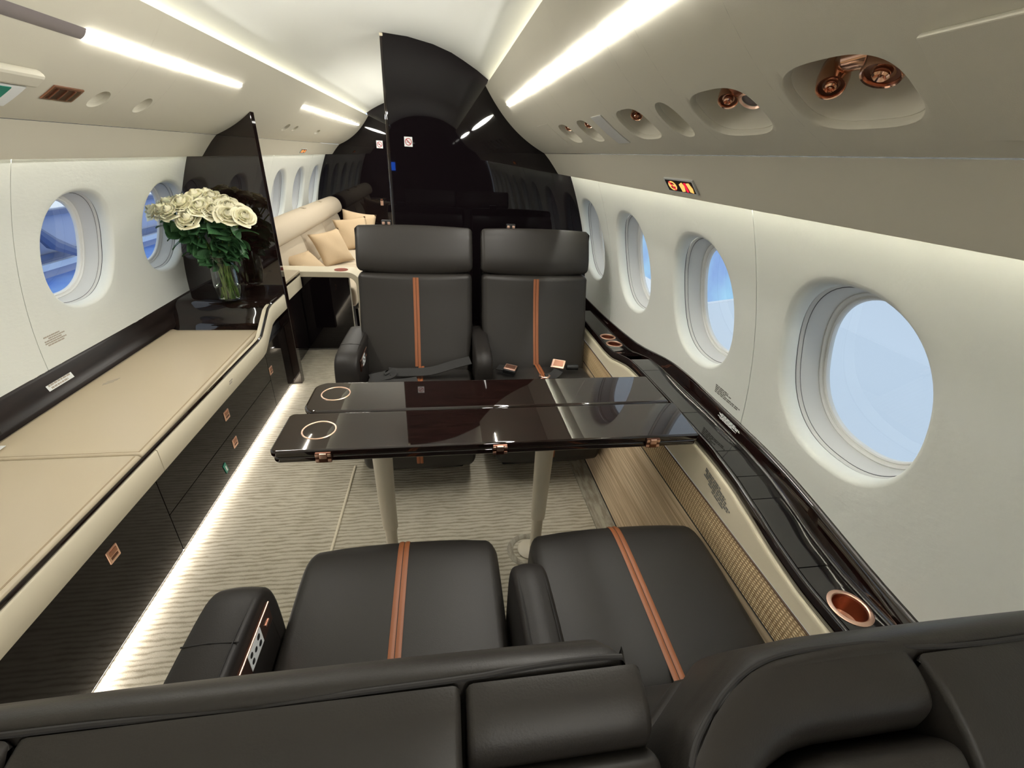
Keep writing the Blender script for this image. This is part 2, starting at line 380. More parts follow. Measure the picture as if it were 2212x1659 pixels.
def overhead(side, holes, y_start, y_end):
    """holes: (yc, half length along y, xc, half x, exponent, bowl depth) -> list of bowl ring lists"""
    fn = lambda y, x: (side*x, y, oz(x))
    mb = M(); bowls = []
    x0, x1 = .503, .837
    xs = lin(x0, x1, 30)
    y = y_start
    for (yc, hy, xc, hx, p, dp) in holes:
        ya, yb = yc-hy-.014, yc+hy+.014
        mb.grid(fn, [y, ya], xs)
        s_ = (oz(xc+.02)-oz(xc-.02))/.04; nrm = Vector((-side*s_, 0, 1)).normalized()   # points up into the void
        rings, inn = tile_hole(fn, nrm, ya, yb, x0, x1, yc, xc, hy, hx, p, ts=(0, .2, .4, .6, .75, .88, 1),
                               depth=[(.985, .001), (.965, .005), (.955, .011)], n=16)
        mb.loft(rings+inn, True, False)
        _, bw = tile_hole(fn, nrm, ya, yb, x0, x1, yc, xc, hy, hx, p, n=16,
                          depth=[(.97, .0095), (.94, .0095), (.915, .012), (.88, .3*dp+.010), (.80, .75*dp+.01), (.62, dp+.01), (.3, dp+.012), (.02, dp+.012)])
        bowls.append((bw, nrm, fn, yc, hy, xc))
        y = yb
    mb.grid(fn, [y, y_end], xs)
    # rolled upper lip and hidden channel floor, lower edge
    mb.grid(lambda yy, i: (side*[.503, .509, .520, .545, .612, .612][i], yy, [1.695, 1.693, 1.684, 1.668, 1.660, 1.70][i]), [y_start, y_end], range(6))
    obj('overhead_panel', mb, PANEL, ce, angle=42)
    # valance below the seam
    vp = [(.838, 1.4015), (.842, 1.398), (.868, 1.372), (.897, 1.338), (.918, 1.312), (.926, 1.303), (.931, 1.3025), (.935, 1.307), (.940, 1.345), (.955, 1.362), (1.0, 1.36)]
    obj('valance_panel', M().grid(lambda yy, i: (side*vp[i][0], yy, vp[i][1]), [y_start, y_end], range(len(vp))), PANEL, ce, angle=42)
    return bowls
RH = [(.543, .086, .733, .0475, 3.0, .045), (.783, .088, .735, .0455, 3.0, .045), (.968, .040, .733, .0425, 2.3, .03), (1.153, .080, .732, .0435, 3.0, .04),
      (1.530, .060, .731, .041, 2.8, .035), (1.770, .070, .730, .040, 2.8, .035)]
RB = overhead(1, RH, Y0, YB-.002)
LH = [(1.685, .032, .719, .031, 2.2, .018), (1.898, .030, .717, .032, 2.2, .018), (3.44, .04, .712, .028, 2.3, .02), (3.63, .03, .708, .022, 2.3, .02), (4.24, .05, .709, .022, 2.4, .02)]
LB = overhead(-1, LH, Y0, Y1)
overhead(1, [], YB+.04, Y1)

# bulkheads and the aisle partition: cabin outline cut
def outline(side, x_in, z_lo=0.0, grow=.004):
    P = [(x, z) for x, z in DOMEP if x >= x_in and x <= .515]
    P += [(.506, 1.697)] + [(x, oz(x)) for x in lin(.51, .837, 12)] + [(.88, 1.358), (.928, 1.303), (.99, 1.30)] + [(wx(z), z) for z in lin(1.295, .40, 14)] + [(1.155, .2), (1.15, z_lo)]
    if x_in > .503:
        P = [(x_in, oz(x_in))] + [(x, z) for x, z in P if x > x_in and z <= oz(x_in)]
    elif x_in > 0: P = [(x_in, 1.876-.5*x_in*x_in)] + P
    P = [(x+grow*(1 if x > .1 else 0), z+grow) for x, z in P]; P[-1] = (P[-1][0], z_lo)
    P += [(x_in, z_lo)]
    return [(side*x, z) for x, z in P]
def slab(name, P, y0, y1, material, parent=None, bevel=.004):
    return obj(name, M().prism(P, lambda x, z: (x, y0, z), lambda x, z: (x, y1, z)), material, parent, bevel=bevel, smooth=False)
bk = struct(slab('wall_aft', outline(1, 0.0), YB, YB+.035, BULK, bevel=.003))
obj('edge_strip', M().tube([(-.001, YB+.017, .02), (-.001, YB+.017, 1.865)], .0125, 10), LACQ, bk)
obj('roller_bracket', M().box(-.012, .004, YB-.004, YB+.012, 1.862, 1.874), CREAMTRIM, bk, bevel=.002)
pt = struct(slab('wall_partition', outline(-1, .655), YP, YP+.05, LACQ2, bevel=.008))
P2 = outline(1, 0.0); P2 = [p for p in P2 if p[0] > .0005]; PL = [(-x, z) for x, z in P2][::-1]
rear = struct(slab('wall_far_aft', P2 + PL, Y1, Y1+.03, BULK, bevel=0))
front = struct(slab('wall_forward', P2 + PL, Y0-.03, Y0, BULK, bevel=0))
lz = obj('door_latch', M().box(-.447, -.413, Y1-.018, Y1, .79, .845), COPPER, rear, bevel=.004)
lk = obj('latch_slot', M().box(-.444, -.416, Y1-.024, Y1-.016, .842, .862), COPDARK, lz, bevel=.003)
scr = thing('wall_screen', 'small glowing blue display on the forward wall, mirrored in the black wall', 'screen', (-.56, Y0, 1.2))
obj('bezel', M().box(-.66, -.46, Y0, Y0+.02, 1.06, 1.34), BLACK, scr, bevel=.004)
obj('display', M().box(-.645, -.475, Y0+.018, Y0+.022, 1.08, 1.20), SCREEN, scr)

# ---------------------------------------------------------------- built-in lamps
for side, word in ((1, 'right-hand window side'), (-1, 'side of the long cream sideboard')):
    ye = YB-.01 if side == 1 else Y1-.01
    o = obj('cove_light', M().grid(lambda y, t: (side*(.600+.004*t), y, 1.664+.018*t), [Y0+.02, ye], [0, 1]), COVE_M)
    tag(o, 'hidden strip light along the white ceiling cove, %s' % word, 'strip light')
    for a_, b_ in (((Y0+.02, ye),) if side == 1 else ((Y0+.02, YP-.01), (YP+.06, Y1-.01))):
        o = obj('window_wash_light', M().grid(lambda y, t: (side*(.950+.028*t), y, 1.3555), [a_, b_], [0, 1]), WASH_M if side == 1 else WASH_L)
        tag(o, 'strip light washing the wall above the sofa behind the partition' if a_ > 2 else 'strip light washing the wall over the windows, %s' % word, 'strip light')
def lens(side, ya, yb, hw, cut=None, n=60, t0=-1, t1=1, lift=.0007, xc=.5795):
    mb = M(); rows = []
    for k in range(n+1):
        t = t0+(t1-t0)*k/n; ww = hw*max(0.0, 1-abs(t)**2.6)**.75; y = (ya+yb)/2+(yb-ya)/2*t
        row = []
        for s_ in (-1, -.5, 0, .5, 1):
            x = xc+ww*s_; sl = (oz(x+.01)-oz(x-.01))/.02; nn = Vector((-sl, 0, 1)).normalized()
            q = Vector((x, 0, oz(x))) - nn*(lift+.003*(1-s_*s_)); row.append((side*q.x, y, q.z))
        rows.append(row)
    return mb.loft(rows, False, False)
tag(obj('ceiling_light', lens(1, .33, 2.40, .0098), SLAT_M), 'long lit lens-shaped lamp above the copper air nozzles', 'light')
tl = thing('ceiling_light', 'long lens-shaped lamp over the cream sideboard, its near end dark and unlit', 'light', (-.5775, 1.4, oz(.5775)))
obj('lit_diffuser', lens(-1, .45, 2.43, .0098, t0=.03, t1=1, n=50), SLAT_M, tl)['label'] = 'lit far part'
obj('unlit_diffuser', lens(-1, .45, 2.43, .0098, t0=-1, t1=.03, n=40), DIFF, tl)['label'] = 'dark near part'
tag(obj('ceiling_light', lens(-1, 3.38, 5.54, .0098), SLAT_M), 'lit lens-shaped lamp over the cream sofa beyond the partition', 'light')
tag(obj('ceiling_light', lens(1, -2.5, -.1, .0098), SLAT_M), 'lit lens-shaped lamp above the forward seats, mirrored in the black wall', 'light')
tag(obj('ceiling_light', lens(1, 3.2, 5.5, .0098), SLAT_M), 'lit lens-shaped lamp behind the black aft wall, opposite the sofa', 'light')
o = obj('floor_strip_light', M().grid(lambda y, t: (-.716+.010*t, y, .010+.021*t), [Y0+.1, YP-.02], [0, 1]), FLOOR_M)
tag(o, 'strip light under the dark sideboard glowing on the carpet', 'strip light')
o = obj('floor_strip_light', M().grid(lambda y, t: (-.405+.012*t, y, .030-.006*t), [3.24, 5.6], [0, 1]), FLOOR_M)
tag(o, 'strip light under the cream sofa beyond the partition', 'strip light')

# ---------------------------------------------------------------- overhead service units
def nozzle(parent, pos, ax, r, L):
    ax = Vector(ax).normalized()
    g = obj('air_nozzle', M().lathe([(r*.75, -L), (r*.95, -L*.85), (r*1.05, -L*.35), (r*.98, -.002), (r*.93, .001), (r*.86, 0), (r*.80, -.004)], pos, ax, 28), NOZ, parent)
    obj('nozzle_face', M().lathe([(r*.82, -.006), (r*.80, -.003), (r*.45, -.0045), (r*.42, -.002)], pos, ax, 24), COPDARK, g)
    obj('nozzle_core', M().lathe([(r*.40, -.006), (r*.40, .001), (r*.30, .003), (r*.12, -.003), (r*.10, .001), (.0003, .002)], pos, ax, 20), NOZ, g)
    return g
unit_lab = ['largest oval overhead recess, with two copper air nozzles, above the windows',
            'oval overhead recess with one copper nozzle and a round reading lamp above the windows',
            'plain narrow oval overhead recess without a nozzle, in the row above the windows',
            'oval overhead recess with a copper nozzle just before the flat slot cover',
            'small overhead recess with copper nozzle just beyond the flat slot cover',
            'smallest overhead recess with copper air nozzle, last before the black aft wall']
for i, (bw, nrm, fn, yc, hy, xc) in enumerate(RB):
    q = Vector(fn(yc, xc))
    t = thing('overhead_unit', unit_lab[i], 'air vent', tuple(q), 'overhead recesses above the windows')
    obj('recess_bowl', M().loft(bw, True, False), PANEL, t)
    dn = -nrm; inn = Vector((-.6, -.25, -.75)).normalized()
    def at(dy, dx, d): return tuple(Vector(fn(yc+dy, xc+dx)) + nrm*d)
    if i == 0:
        nozzle(t, at(.030, -.006, .012), (-.45, -.55, -.75), .0165, .04)
        g = obj('nozzle_arm', M().tube([at(.032, -.010, .04), at(.012, -.018, .034), at(-.008, -.012, .045)], [.013, .014, .017], 16), NOZ, t)
        nozzle(t, at(-.042, -.010, .012), (-.4, -.2, -.88), .021, .045)
    elif i == 2: pass
    else:
        r = .0165 if i == 1 else .0145
        nozzle(t, at(-.002 if i == 1 else 0, -.014, .012), (-.4, -.45, -.8), r, .036)
        obj('nozzle_arm', M().tube([at(.005, -.020, .03), at(-.03*hy/.08, -.016, .034)], [.013, .015], 14), COPPERB, t)
        if i == 1: obj('lamp_ring', M().lathe([(.017, 0), (.019, .002), (.0165, .004), (.0145, .001)], at(-.050, -.006, .016), (-.4, -.2, -.85), 26, False), COPPER, t); obj('lamp_lens', M().lathe([(.0145, .0), (.004, .001)], at(-.050, -.006, .016), (-.4, -.2, -.85), 22), DIFF, t)
lab_l = ['shallow oval overhead recess beside the copper grille above the sideboard', 'shallow oval overhead recess nearest the partition, above the white roses',
         'oval overhead recess above the near end of the cream sofa', 'narrow overhead recess above the middle of the cream sofa', 'flat small overhead recess farthest along above the cream sofa']
for i, (bw, nrm, fn, yc, hy, xc) in enumerate(LB):
    t = tag(obj('overhead_recess', M().loft(bw, True, False), PANEL), lab_l[i], 'recess', 'overhead recesses on the sideboard side')
def plate(side, ya, yb, xa, xb, lift, th, material, name, parent=None, bev=.001):
    fn = lambda y, x, d: tuple(Vector((side*x, y, oz(x))) + Vector((side*((oz(x+.01)-oz(x-.01))/.02), 0, -1)).normalized()*d)
    mb = M(); xs = lin(xa, xb, 6)
    top = [[fn(y, x, lift+th) for x in xs] for y in (ya, yb)]; bot = [[fn(y, x, lift) for x in xs] for y in (ya, yb)]
    vs = [p for r in top+bot for p in r]; n = 6; fs = []
    for j in range(n-1): fs += [(j, j+1, n+j+1, n+j), (2*n+j, 3*n+j, 3*n+j+1, 2*n+j+1), (j, 2*n+j, 2*n+j+1, j+1), (n+j, n+j+1, 3*n+j+1, 3*n+j)]
    fs += [(0, n, 3*n, 2*n), (n-1, 3*n-1, 4*n-1, 2*n-1)]
    mb.add(vs, fs); return obj(name, mb, material, parent, bevel=bev)
tag(plate(1, 1.312, 1.398, .688, .782, 0, .0025, REVEAL, 'slot_cover'), 'flat grey rounded slot cover between copper nozzle recesses above the windows', 'cover')
tag(plate(1, 1.93, 2.14, .676, .787, 0, .0012, PANEL, 'access_panel'), 'flush square overhead access panel next to the black aft wall', 'panel')
tag(plate(1, -.35, .425, .683, .800, 0, .006, PANEL, 'access_panel', bev=.002), 'raised rectangular overhead access panel beside the largest nozzle recess', 'panel')
gv = thing('air_grille', 'small dark copper air grille in the overhead panel above the sideboard', 'vent', (-.715, 1.54, oz(.715)))
plate(-1, 1.488, 1.594, .695, .739, 0, .004, COPPERB, 'frame', gv)
plate(-1, 1.496, 1.586, .700, .734, .003, .0016, COPDARK, 'louver_bed', gv, .0003)
for k in range(3): plate(-1, 1.503+.030*k, 1.507+.030*k, .701, .733, .0045, .002, COPPERB, 'slat', gv, .0003)
gb = thing('emergency_sign', 'cream box with a green lit sign panel at the photo edge, above the sideboard', 'sign', (-.70, 1.39, oz(.70)))
plate(-1, 1.10, 1.405, .662, .694, .002, .022, PANEL, 'housing', gb, .008)
plate(-1, 1.10, 1.392, .699, .765, .0, .016, WHITE, 'sign_frame', gb, .003)
plate(-1, 1.10, 1.352, .705, .750, .0155, .002, GREEN, 'sign_face', gb, .0005)
for side, ya, yb, lab in ((1, 1.128, 1.288, 'lit amber and red no smoking and seat belt sign on the valance above the windows'), (-1, 4.40, 4.56, 'tiny lit red sign on the valance above the cream sofa')):
    a0, a1 = Vector((side*.8895, 0, 1.3465)), Vector((side*.9105, 0, 1.3205)); nrm = Vector((-side*.78, 0, -.62))
    def V(y, t, d): q = a0.lerp(a1, t)+nrm*d; return (q.x, y, q.z)
    t = thing('warning_sign', lab, 'sign', V((ya+yb)/2, .5, 0))
    def pl(name, P, d0, d1, m, par): return obj(name, M().prism(P, lambda y, t_: V(y, t_, d0), lambda y, t_: V(y, t_, d1)), m, par)
    f = pl('frame', [(ya, -.12), (yb, -.12), (yb, 1.12), (ya, 1.12)], 0, .004, REVEAL, t)
    pl('face', [(ya+.006, 0), (yb-.006, 0), (yb-.006, 1), (ya+.006, 1)], .0035, .005, BLACK, t)
    L = yb-ya
    def dy(u): return yb-.006-(L-.012)*u      # u runs the way it reads from the cabin
    # crossed-out cigarette: ring, slash
    cu, ru = .24, .15
    ring = M(); n = 24
    for k in range(n):
        a, b = 2*PI*k/n, 2*PI*(k+1)/n
        P = [(dy(cu+ru*math.cos(q)*r_), .5+.42*math.sin(q)*r_) for q, r_ in ((a, 1), (b, 1), (b, .72), (a, .72))]
        ring.loft([[V(*p, .0052) for p in P], [V(*p, .0058) for p in P]])
    obj('glyph_ring', ring, SIGN_Y, t)
    pl('glyph_bar', [(dy(cu-.12), .40), (dy(cu+.12), .40), (dy(cu+.12), .56), (dy(cu-.12), .56)], .0052, .0059, SIGN_Y, t)
    pl('glyph_slash', [(dy(cu-.10), .12), (dy(cu-.05), .12), (dy(cu+.10), .88), (dy(cu+.05), .88)], .0058, .0064, SIGN_R, t)
    # belt halves and buckle
    pl('glyph_strap', [(dy(.52), .30), (dy(.64), .10), (dy(.70), .40), (dy(.66), .90), (dy(.55), .95)], .0052, .0058, SIGN_Y, t)
    pl('glyph_strap', [(dy(.80), .15), (dy(.90), .10), (dy(.97), .55), (dy(.95), .95), (dy(.84), .88)], .0052, .0058, SIGN_Y, t)
    pl('glyph_buckle', [(dy(.715), .12), (dy(.785), .12), (dy(.785), .92), (dy(.715), .92)], .0052, .0062, SIGN_R, t)
def no_smoking(x, y, z, s, lab):
    t = thing('no_smoking_sign', lab, 'sign', (x, y, z))
    obj('plate', M().box(x-s*.46, x+s*.46, y-.002, y, z-s*.5, z+s*.5), WHITE, t, bevel=.0005)
    mb = M(); n = 28; r0, r1 = s*.38, s*.30
    for k in range(n):
        a, b = 2*PI*k/n, 2*PI*(k+1)/n
        P = [(x+math.cos(q)*r_, z+math.sin(q)*r_) for q, r_ in ((a, r0), (b, r0), (b, r1), (a, r1))]
        mb.loft([[(p[0], y-.0030, p[1]) for p in P], [(p[0], y-.0018, p[1]) for p in P]])
    obj('red_ring', mb, RED, t)
    d = s*.05; e = s*.25
    obj('slash', M().prism([(x-e-d*.7, z+e-d*.7+d*.0), (x-e+d*.7, z+e+d*.7), (x+e+d*.7, z-e+d*.7), (x+e-d*.7, z-e-d*.7)], lambda a, b: (a, y-.0032, b), lambda a, b: (a, y-.002, b)), RED, t)
    obj('cigarette', M().box(x-s*.24, x+s*.16, y-.0028, y-.0018, z-s*.07, z-s*.02), PRINT, t)
    obj('smoke', M().box(x+s*.06, x+s*.14, y-.0028, y-.0018, z+s*.06, z+s*.15), PRINTP, t)
no_smoking(.0995, YB, 1.421, .046, 'white no smoking sticker on the black aft wall above the seats')
no_smoking(-.407, Y1, 1.424, .075, 'smaller looking no smoking sticker on the far black wall beyond the sofa')
# ================================================================ SEATS
def text_bars(name, rows, fn, material, parent=None, th=.0006, seed=1):
    """small print: rows of word-length bars; fn(u, v, d) maps print space (0..1) to the place"""
    r = random.Random(seed); mb = M(); n = len(rows)
    for i, (u0, u1) in enumerate(rows):
        v0, v1 = (i+.12)/n, (i+.72)/n; u = u0
        while u < u1-.02:
            wl = min(r.uniform(.05, .16), u1-u)
            P = [(u, v0), (u+wl, v0), (u+wl, v1), (u, v1)]
            mb.loft([[fn(a, b, .0002) for a, b in P], [fn(a, b, .0002+th) for a, b in P]]); u += wl+.022
    return obj(name, mb, material, parent, smooth=False)

CUSH = chaikin([(.40, .420), (.66, .442), (.82, .450), (.882, .441), (.902, .39), (.900, .24), (.888, .150), (.855, .118), (.40, .118)], 2)
BACK = chaikin([(.470, .385), (.452, .44), (.405, .54), (.365, .64), (.330, .74), (.310, .82), (.304, .852), (.235, .856), (.215, .82), (.25, .62), (.34, .40), (.38, .36), (.45, .36)], 2)
HEAD = chaikin([(.290, .862), (.290, .905), (.266, .955), (.244, .992), (.229, 1.012), (.216, 1.0205), (.206, 1.0195), (.2035, .99), (.208, .90), (.218, .862), (.25, .859)], 2)
SHELL = chaikin([(.194, .97), (.197, 1.0195), (.190, 1.0195), (.170, 1.0150), (.135, .994), (.100, .955), (.085, .90), (.088, .80), (.13, .62), (.22, .42), (.30, .25), (.335, .25), (.335, .36), (.235, .60), (.205, .80), (.193, .93)], 2)
WINGU = chaikin([(.197, 1.0195), (.190, 1.0195), (.172, 1.0155), (.157, 1.005), (.153, .992), (.157, .955), (.194, .94)], 2)
WINGL = chaikin([(.146, .992), (.132, .988), (.108, .962), (.088, .905), (.088, .80), (.13, .62), (.22, .42), (.30, .25), (.335, .25), (.335, .36), (.235, .60), (.205, .80), (.19, .92), (.165, .965)], 2)
ARM = chaikin([(.22, .575), (.40, .585), (.585, .588), (.665, .580), (.70, .535), (.708, .42), (.70, .24), (.68, .22), (.24, .22), (.22, .26)], 2)

def strip(P, x0, x1, off, th=.0022):
    """thin strap following an open (y, z) path, lifted off the surface"""
    mb = M(); n = len(P); nr = []
    for i in range(n):
        a, b = P[max(i-1, 0)], P[min(i+1, n-1)]; t = Vector((b[0]-a[0], b[1]-a[1])).normalized(); nr.append(Vector((t.y, -t.x)))
    return P, nr, x0, x1, off, th
def front_path(poly, y_or_z, a, b):
    return [p for p in poly if a <= p[y_or_z] <= b]
def seat_stripe(parent, path, xc, fy, off, name='stripe'):
    """two cognac bands with a dark seam between"""
    n = len(path); nr = []
    for i in range(n):
        a, b = path[max(i-1, 0)], path[min(i+1, n-1)]; t = Vector((b[0]-a[0], b[1]-a[1])).normalized(); nr.append(Vector((-t.y, t.x)))
    def band(x0, x1, o, hump):
        mb = M(); xs = lin(x0, x1, 5); rows = []
        for (y, z), q in zip(path, nr):
            row = []
            for k, x in enumerate(xs):
                h = o + hump*(1-(2*k/4-1)**2); row.append((x, fy(y+q.x*h), z+q.y*h))
            rows.append(row)
        mb.loft(rows, False, False); return mb
    st = obj(name, band(xc-.0138, xc-.0008, off, .0018), ORANGE, parent)
    obj('stripe_band', band(xc+.0008, xc+.0138, off, .0018), ORANGE, st)
    obj('stripe_seam', band(xc-.0146, xc+.0146, off-.0010, .0004), SEAM, st)
def dense(P, n=5):
    out = []
    for i in range(len(P)-1):
        for k in range(n): out.append(tuple(P[i][j]+(P[i+1][j]-P[i][j])*k/n for j in (0, 1)))
    return out+[P[-1]]
CRN = .010
def seat(label, x0, x1, cx0, cx1, arms, fy, near, head_warp=None, panel=None, stripes=True, piping=None):
    t = thing('cabin_seat', label, 'seat', ((x0+x1)/2, fy(.60), 0), 'paired cabin seats round the folding table')
    xm = (cx0+cx1)/2
    obj('pedestal', M().box(cx0+.05, cx1-.05, min(fy(.36), fy(.72)), max(fy(.36), fy(.72)), .0, .125), BLACK, t, bevel=.01)
    # seat cushion with softly rounded front corners
    def cw(x, y, z):
        e = max(0, .05-min(x-cx0, cx1-x))/.05
        return (x, y-.028*e**3*max(0, (y-.70)/.185), z)
    cu = obj('seat_cushion', pad(CUSH, cx0, cx1, .028, CRN*.8, fy, warp=cw), LEATH, t)
    def bw(x, y, z):     # backrest narrows a little to the bottom and dishes at the top edge
        xm_ = (x0+x1)/2; k = 1-.05*max(0, (.62-z)/.25); q = (2*(x-xm_)/(x1-x0))**2
        if near:
            rz = max(0, min(1, (z-.44)/.30)); y -= .010*rz
            if head_warp: y += (head_warp(x, 0, z))*rz*.95
        return (xm_+(x-xm_)*k, y, z-(.014*(1-q) if z > .80 else 0)*min(1, (z-.80)/.05 if z > .80 else 0))
    obj('backrest', pad(BACK, x0+.004, x1-.004, .03, CRN, fy, warp=bw), LEATH, t)
    def hw(x, y, z):
        xm_ = (x0+x1)/2; q = (2*(x-xm_)/(x1-x0))**2
        z2 = z-(.014*(1-q))*max(0, min(1, (.90-z)/.04)) - .004*q*(1 if z > .99 else 0)
        y2 = y - (.008*(1.38-z)/.36 if near else 0)
        if head_warp: y2 = head_warp(x, y2, z)
        if not near: z2 = .865+(z2-.865)*1.27
        return (x, y2, z2)
    obj('headrest', pad(HEAD, x0, x1, .022, .002, fy, warp=hw), LEATH, t)
    # rear shell in upholstered panels
    for (P, a, b) in (panel or [(SHELL, x0+.012, x1-.012)]):
        def sw(x, y, z):
            return (x, head_warp(x, y, max(z, .9))+(.011 if P is WINGU else 0) if head_warp and z > .6 else y, z)
        obj('back_panel', pad(P, a, b, .006, .0, fy, nr=3, nm=9, warp=sw), LEATH, t)
    if piping:
        obj('piping', M().tube([(x, y, 1.0195-(.004 if i in (0, len(piping)-1) else 0)) for i, (x, y) in enumerate(chaikin(piping, 2, False))], .0022, 8), SEAM, t)
    # centre stripe on cushion, front edge and back
    if stripes:
        cp = dense(chaikin([(.44, .4230), (.66, .442), (.82, .450), (.882, .441), (.902, .39), (.900, .24), (.892, .175)], 2, False), 3)
        seat_stripe(t, cp, xm, fy, CRN*.8+.0012)
        bp = dense(chaikin([(.455, .43), (.405, .54), (.365, .64), (.330, .74), (.310, .82), (.3065, .836)], 2, False), 3)[::-1]
        if near:
            bp = [q_ for q_ in bp if q_[1] > .50]
            bp = [(y - .010*max(0, min(1, (z-.44)/.30)) + ((head_warp((x0+x1)/2, 0, z))*max(0, min(1, (z-.44)/.30))*.95 if head_warp else 0), z) for y, z in bp]
        seat_stripe(t, bp, (x0+x1)/2, fy, CRN+.0012)
    for (a0, a1, rear_seam) in arms:
        ar = obj('armrest', pad(ARM, a0, a1, .016, .003, fy), LEATH2, t)
        ys = .545
        if rear_seam:
            obj('armrest_seam', M().tube([(a0+.004, fy(ys), .5865), ((a0+a1)/2, fy(ys), .5905), (a1-.004, fy(ys), .5865)], .0014, 6), SEAM, ar)
            obj('armrest_seam', M().tube([(a1-.0125, fy(y), z+.0022) for y, z in ((.25, .577), (.40, .584), (.56, .5865), (.63, .580), (.668, .560), (.690, .525))], .0012, 6), SEAM, ar)
            # control panel on the inner face
            xi = a1
            def cp_(y, z, d): return (xi+.003+d, fy(y), z)
            def pp(name, P, d0, d1, m, par): return obj(name, M().prism(P, lambda y, z: cp_(y, z, d0), lambda y, z: cp_(y, z, d1)), m, par)
            c = pp('control_panel', [(.490, .500), (.650, .500), (.650, .550), (.490, .550)], -.004, .0012, COPDARK, ar)
            obj('panel_edge', M().tube([cp_(.490, .552, .002), cp_(.650, .552, .002)], .002, 8), COPPER, c)
            pp('keypad', [(.540, .5035), (.600, .5035), (.600, .546), (.540, .546)], .001, .0022, WHITE, c)
            for (ky, kz, kr) in ((.552, .534, .006), (.552, .516, .006), (.569, .525, .0055), (.587, .535, .0065), (.587, .516, .0065)):
                obj('key', M().lathe([(kr, 0), (kr*.8, .0008)], cp_(ky, kz, .0021), (1, 0, 0), 16), BLACK, c)
            for ky in (.510, .627): pp('switch', [(ky-.008, .517), (ky+.008, .517), (ky+.008, .522), (ky-.008, .522)], .001, .003, COPPER, c)
        else:
            for xe in (a0+.010, a1-.010):
                obj('armrest_seam', M().tube([(xe, fy(y), z+.0018) for y, z in ((.25, .577), (.40, .584), (.56, .5865), (.63, .580), (.668, .560), (.690, .525), (.7, .45))], .0011, 6), SEAM, ar)
    return t
near = lambda y: y
far = lambda y: 2.478-y
def corner_warp(xe, r=.13, dep=.066):
    return lambda x, y, z: y - (.020 + dep*max(0, 1-(x-xe)/r)**2.0)*max(.6, (1.38-z)/.36)
seat('near charcoal leather seat beside the aisle, seen over its panelled back', -.132, .417, -.095, .397, [(-.205, -.103, True), (.404, .480, False)], near, True, piping=[(-.128, .1975), (.275, .1975), (.33, .202), (.385, .203), (.408, .201)],
     panel=[(SHELL, -.128, -.0215), (SHELL, -.018, .2755), (WINGU, .2795, .420), (WINGL, .2795, .421)])
seat('near charcoal leather seat next to the window ledge, seen over its panelled back', .425, .996, .487, .985, [], near, True, head_warp=corner_warp(.425), piping=[(.428, .124), (.436, .1345), (.45, .1465), (.481, .168), (.515, .1825), (.549, .1885), (.60, .189), (.64, .188), (.661, .180), (.72, .176), (.776, .1765), (.985, .1765)],
     panel=[(WINGU, .4285, .660), (WINGL, .4285, .660), (SHELL, .6635, .992)])
seat('facing charcoal leather seat across the table, a folded grey strap lying on it', -.142, .412, -.095, .397, [(-.205, -.103, True), (.404, .480, False)], far, False,
     panel=[(SHELL, -.13, .40)])
seat('facing charcoal leather seat next to the window ledge, two copper buckles on it', .452, 1.006, .487, .982, [], far, False,
     panel=[(SHELL, .464, 1.0)])

# belts and buckles lying on the two facing seats
zc_ = .453
bt = thing('seat_belt', 'folded grey webbing strap lying across the facing seat beside the aisle', 'seat belt', (.12, far(.60), zc_))
def ribbon(path, wdt, th=.003, nseg=8):
    P = chaikin(path, 3, False); mb = M(); rings = []
    for i, p in enumerate(P):
        a, b = Vector(P[max(i-1, 0)]), Vector(P[min(i+1, len(P)-1)]); tt = (b-a).normalized()
        up = Vector((0, -.35, 1)); sd = tt.cross(up).normalized(); up = sd.cross(tt).normalized(); q = Vector(p)
        rings.append([tuple(q+sd*wdt/2), tuple(q+sd*wdt/2+up*th), tuple(q-sd*wdt/2+up*th), tuple(q-sd*wdt/2)])
    return mb.loft(rings)
obj('webbing', ribbon([(.385, 1.90, .515), (.30, 1.885, .500), (.20, 1.865, .475), (.10, 1.87, .472), (.04, 1.865, .475), (.015, 1.855, .487)], .052, .003), WEB, bt)
obj('webbing_fold', ribbon([(.015, 1.855, .489), (.03, 1.84, .478), (-.02, 1.835, .470), (-.065, 1.82, .466)], .055, .004), WEB, bt)
obj('webbing_tail', ribbon([(-.07, 1.805, .460), (.0, 1.80, .458), (.08, 1.805, .456), (.14, 1.825, .456)], .035, .004), WEB, bt)
obj('buckle', M().box(-.075, -.030, 1.745, 1.765, .452, .466), COPPER, bt, bevel=.003)
obj('hook', M().tube([(.045, 1.785, .458), (.06, 1.775, .461), (.075, 1.782, .460), (.085, 1.792, .457)], .003, 8), COPPER, bt)
def box_rot(c, s, rz, ry=0, rx=0):
    mb = M().box(-s[0]/2, s[0]/2, -s[1]/2, s[1]/2, -s[2]/2, s[2]/2)
    R_ = Matrix.Translation(c) @ Matrix.Rotation(rz, 4, 'Z') @ Matrix.Rotation(ry, 4, 'Y') @ Matrix.Rotation(rx, 4, 'X')
    mb.v = [tuple(R_ @ Vector(p)) for p in mb.v]; return mb, R_
b1 = thing('seat_belt', 'square copper buckle on a short black strap beside the middle facing armrest', 'seat belt', (.56, 1.90, zc_))
q, R_ = box_rot((.575, 1.885, .470), (.062, .052, .020), -.42, .06, .10)
obj('buckle', q, BLACK, b1, bevel=.004)
q, R2 = box_rot((.577, 1.888, .4815), (.058, .048, .006), -.42, .06, .10); obj('buckle_cover', q, COPPER, b1, bevel=.003)
q, R2 = box_rot((.577, 1.888, .4845), (.048, .030, .0025), -.42, .06, .10); obj('buckle_inlay', q, COPPERB, b1, bevel=.001)
obj('strap', ribbon([(.520, 1.93, .462), (.54, 1.915, .466), (.56, 1.90, .466)], .04, .004), WEB, b1)
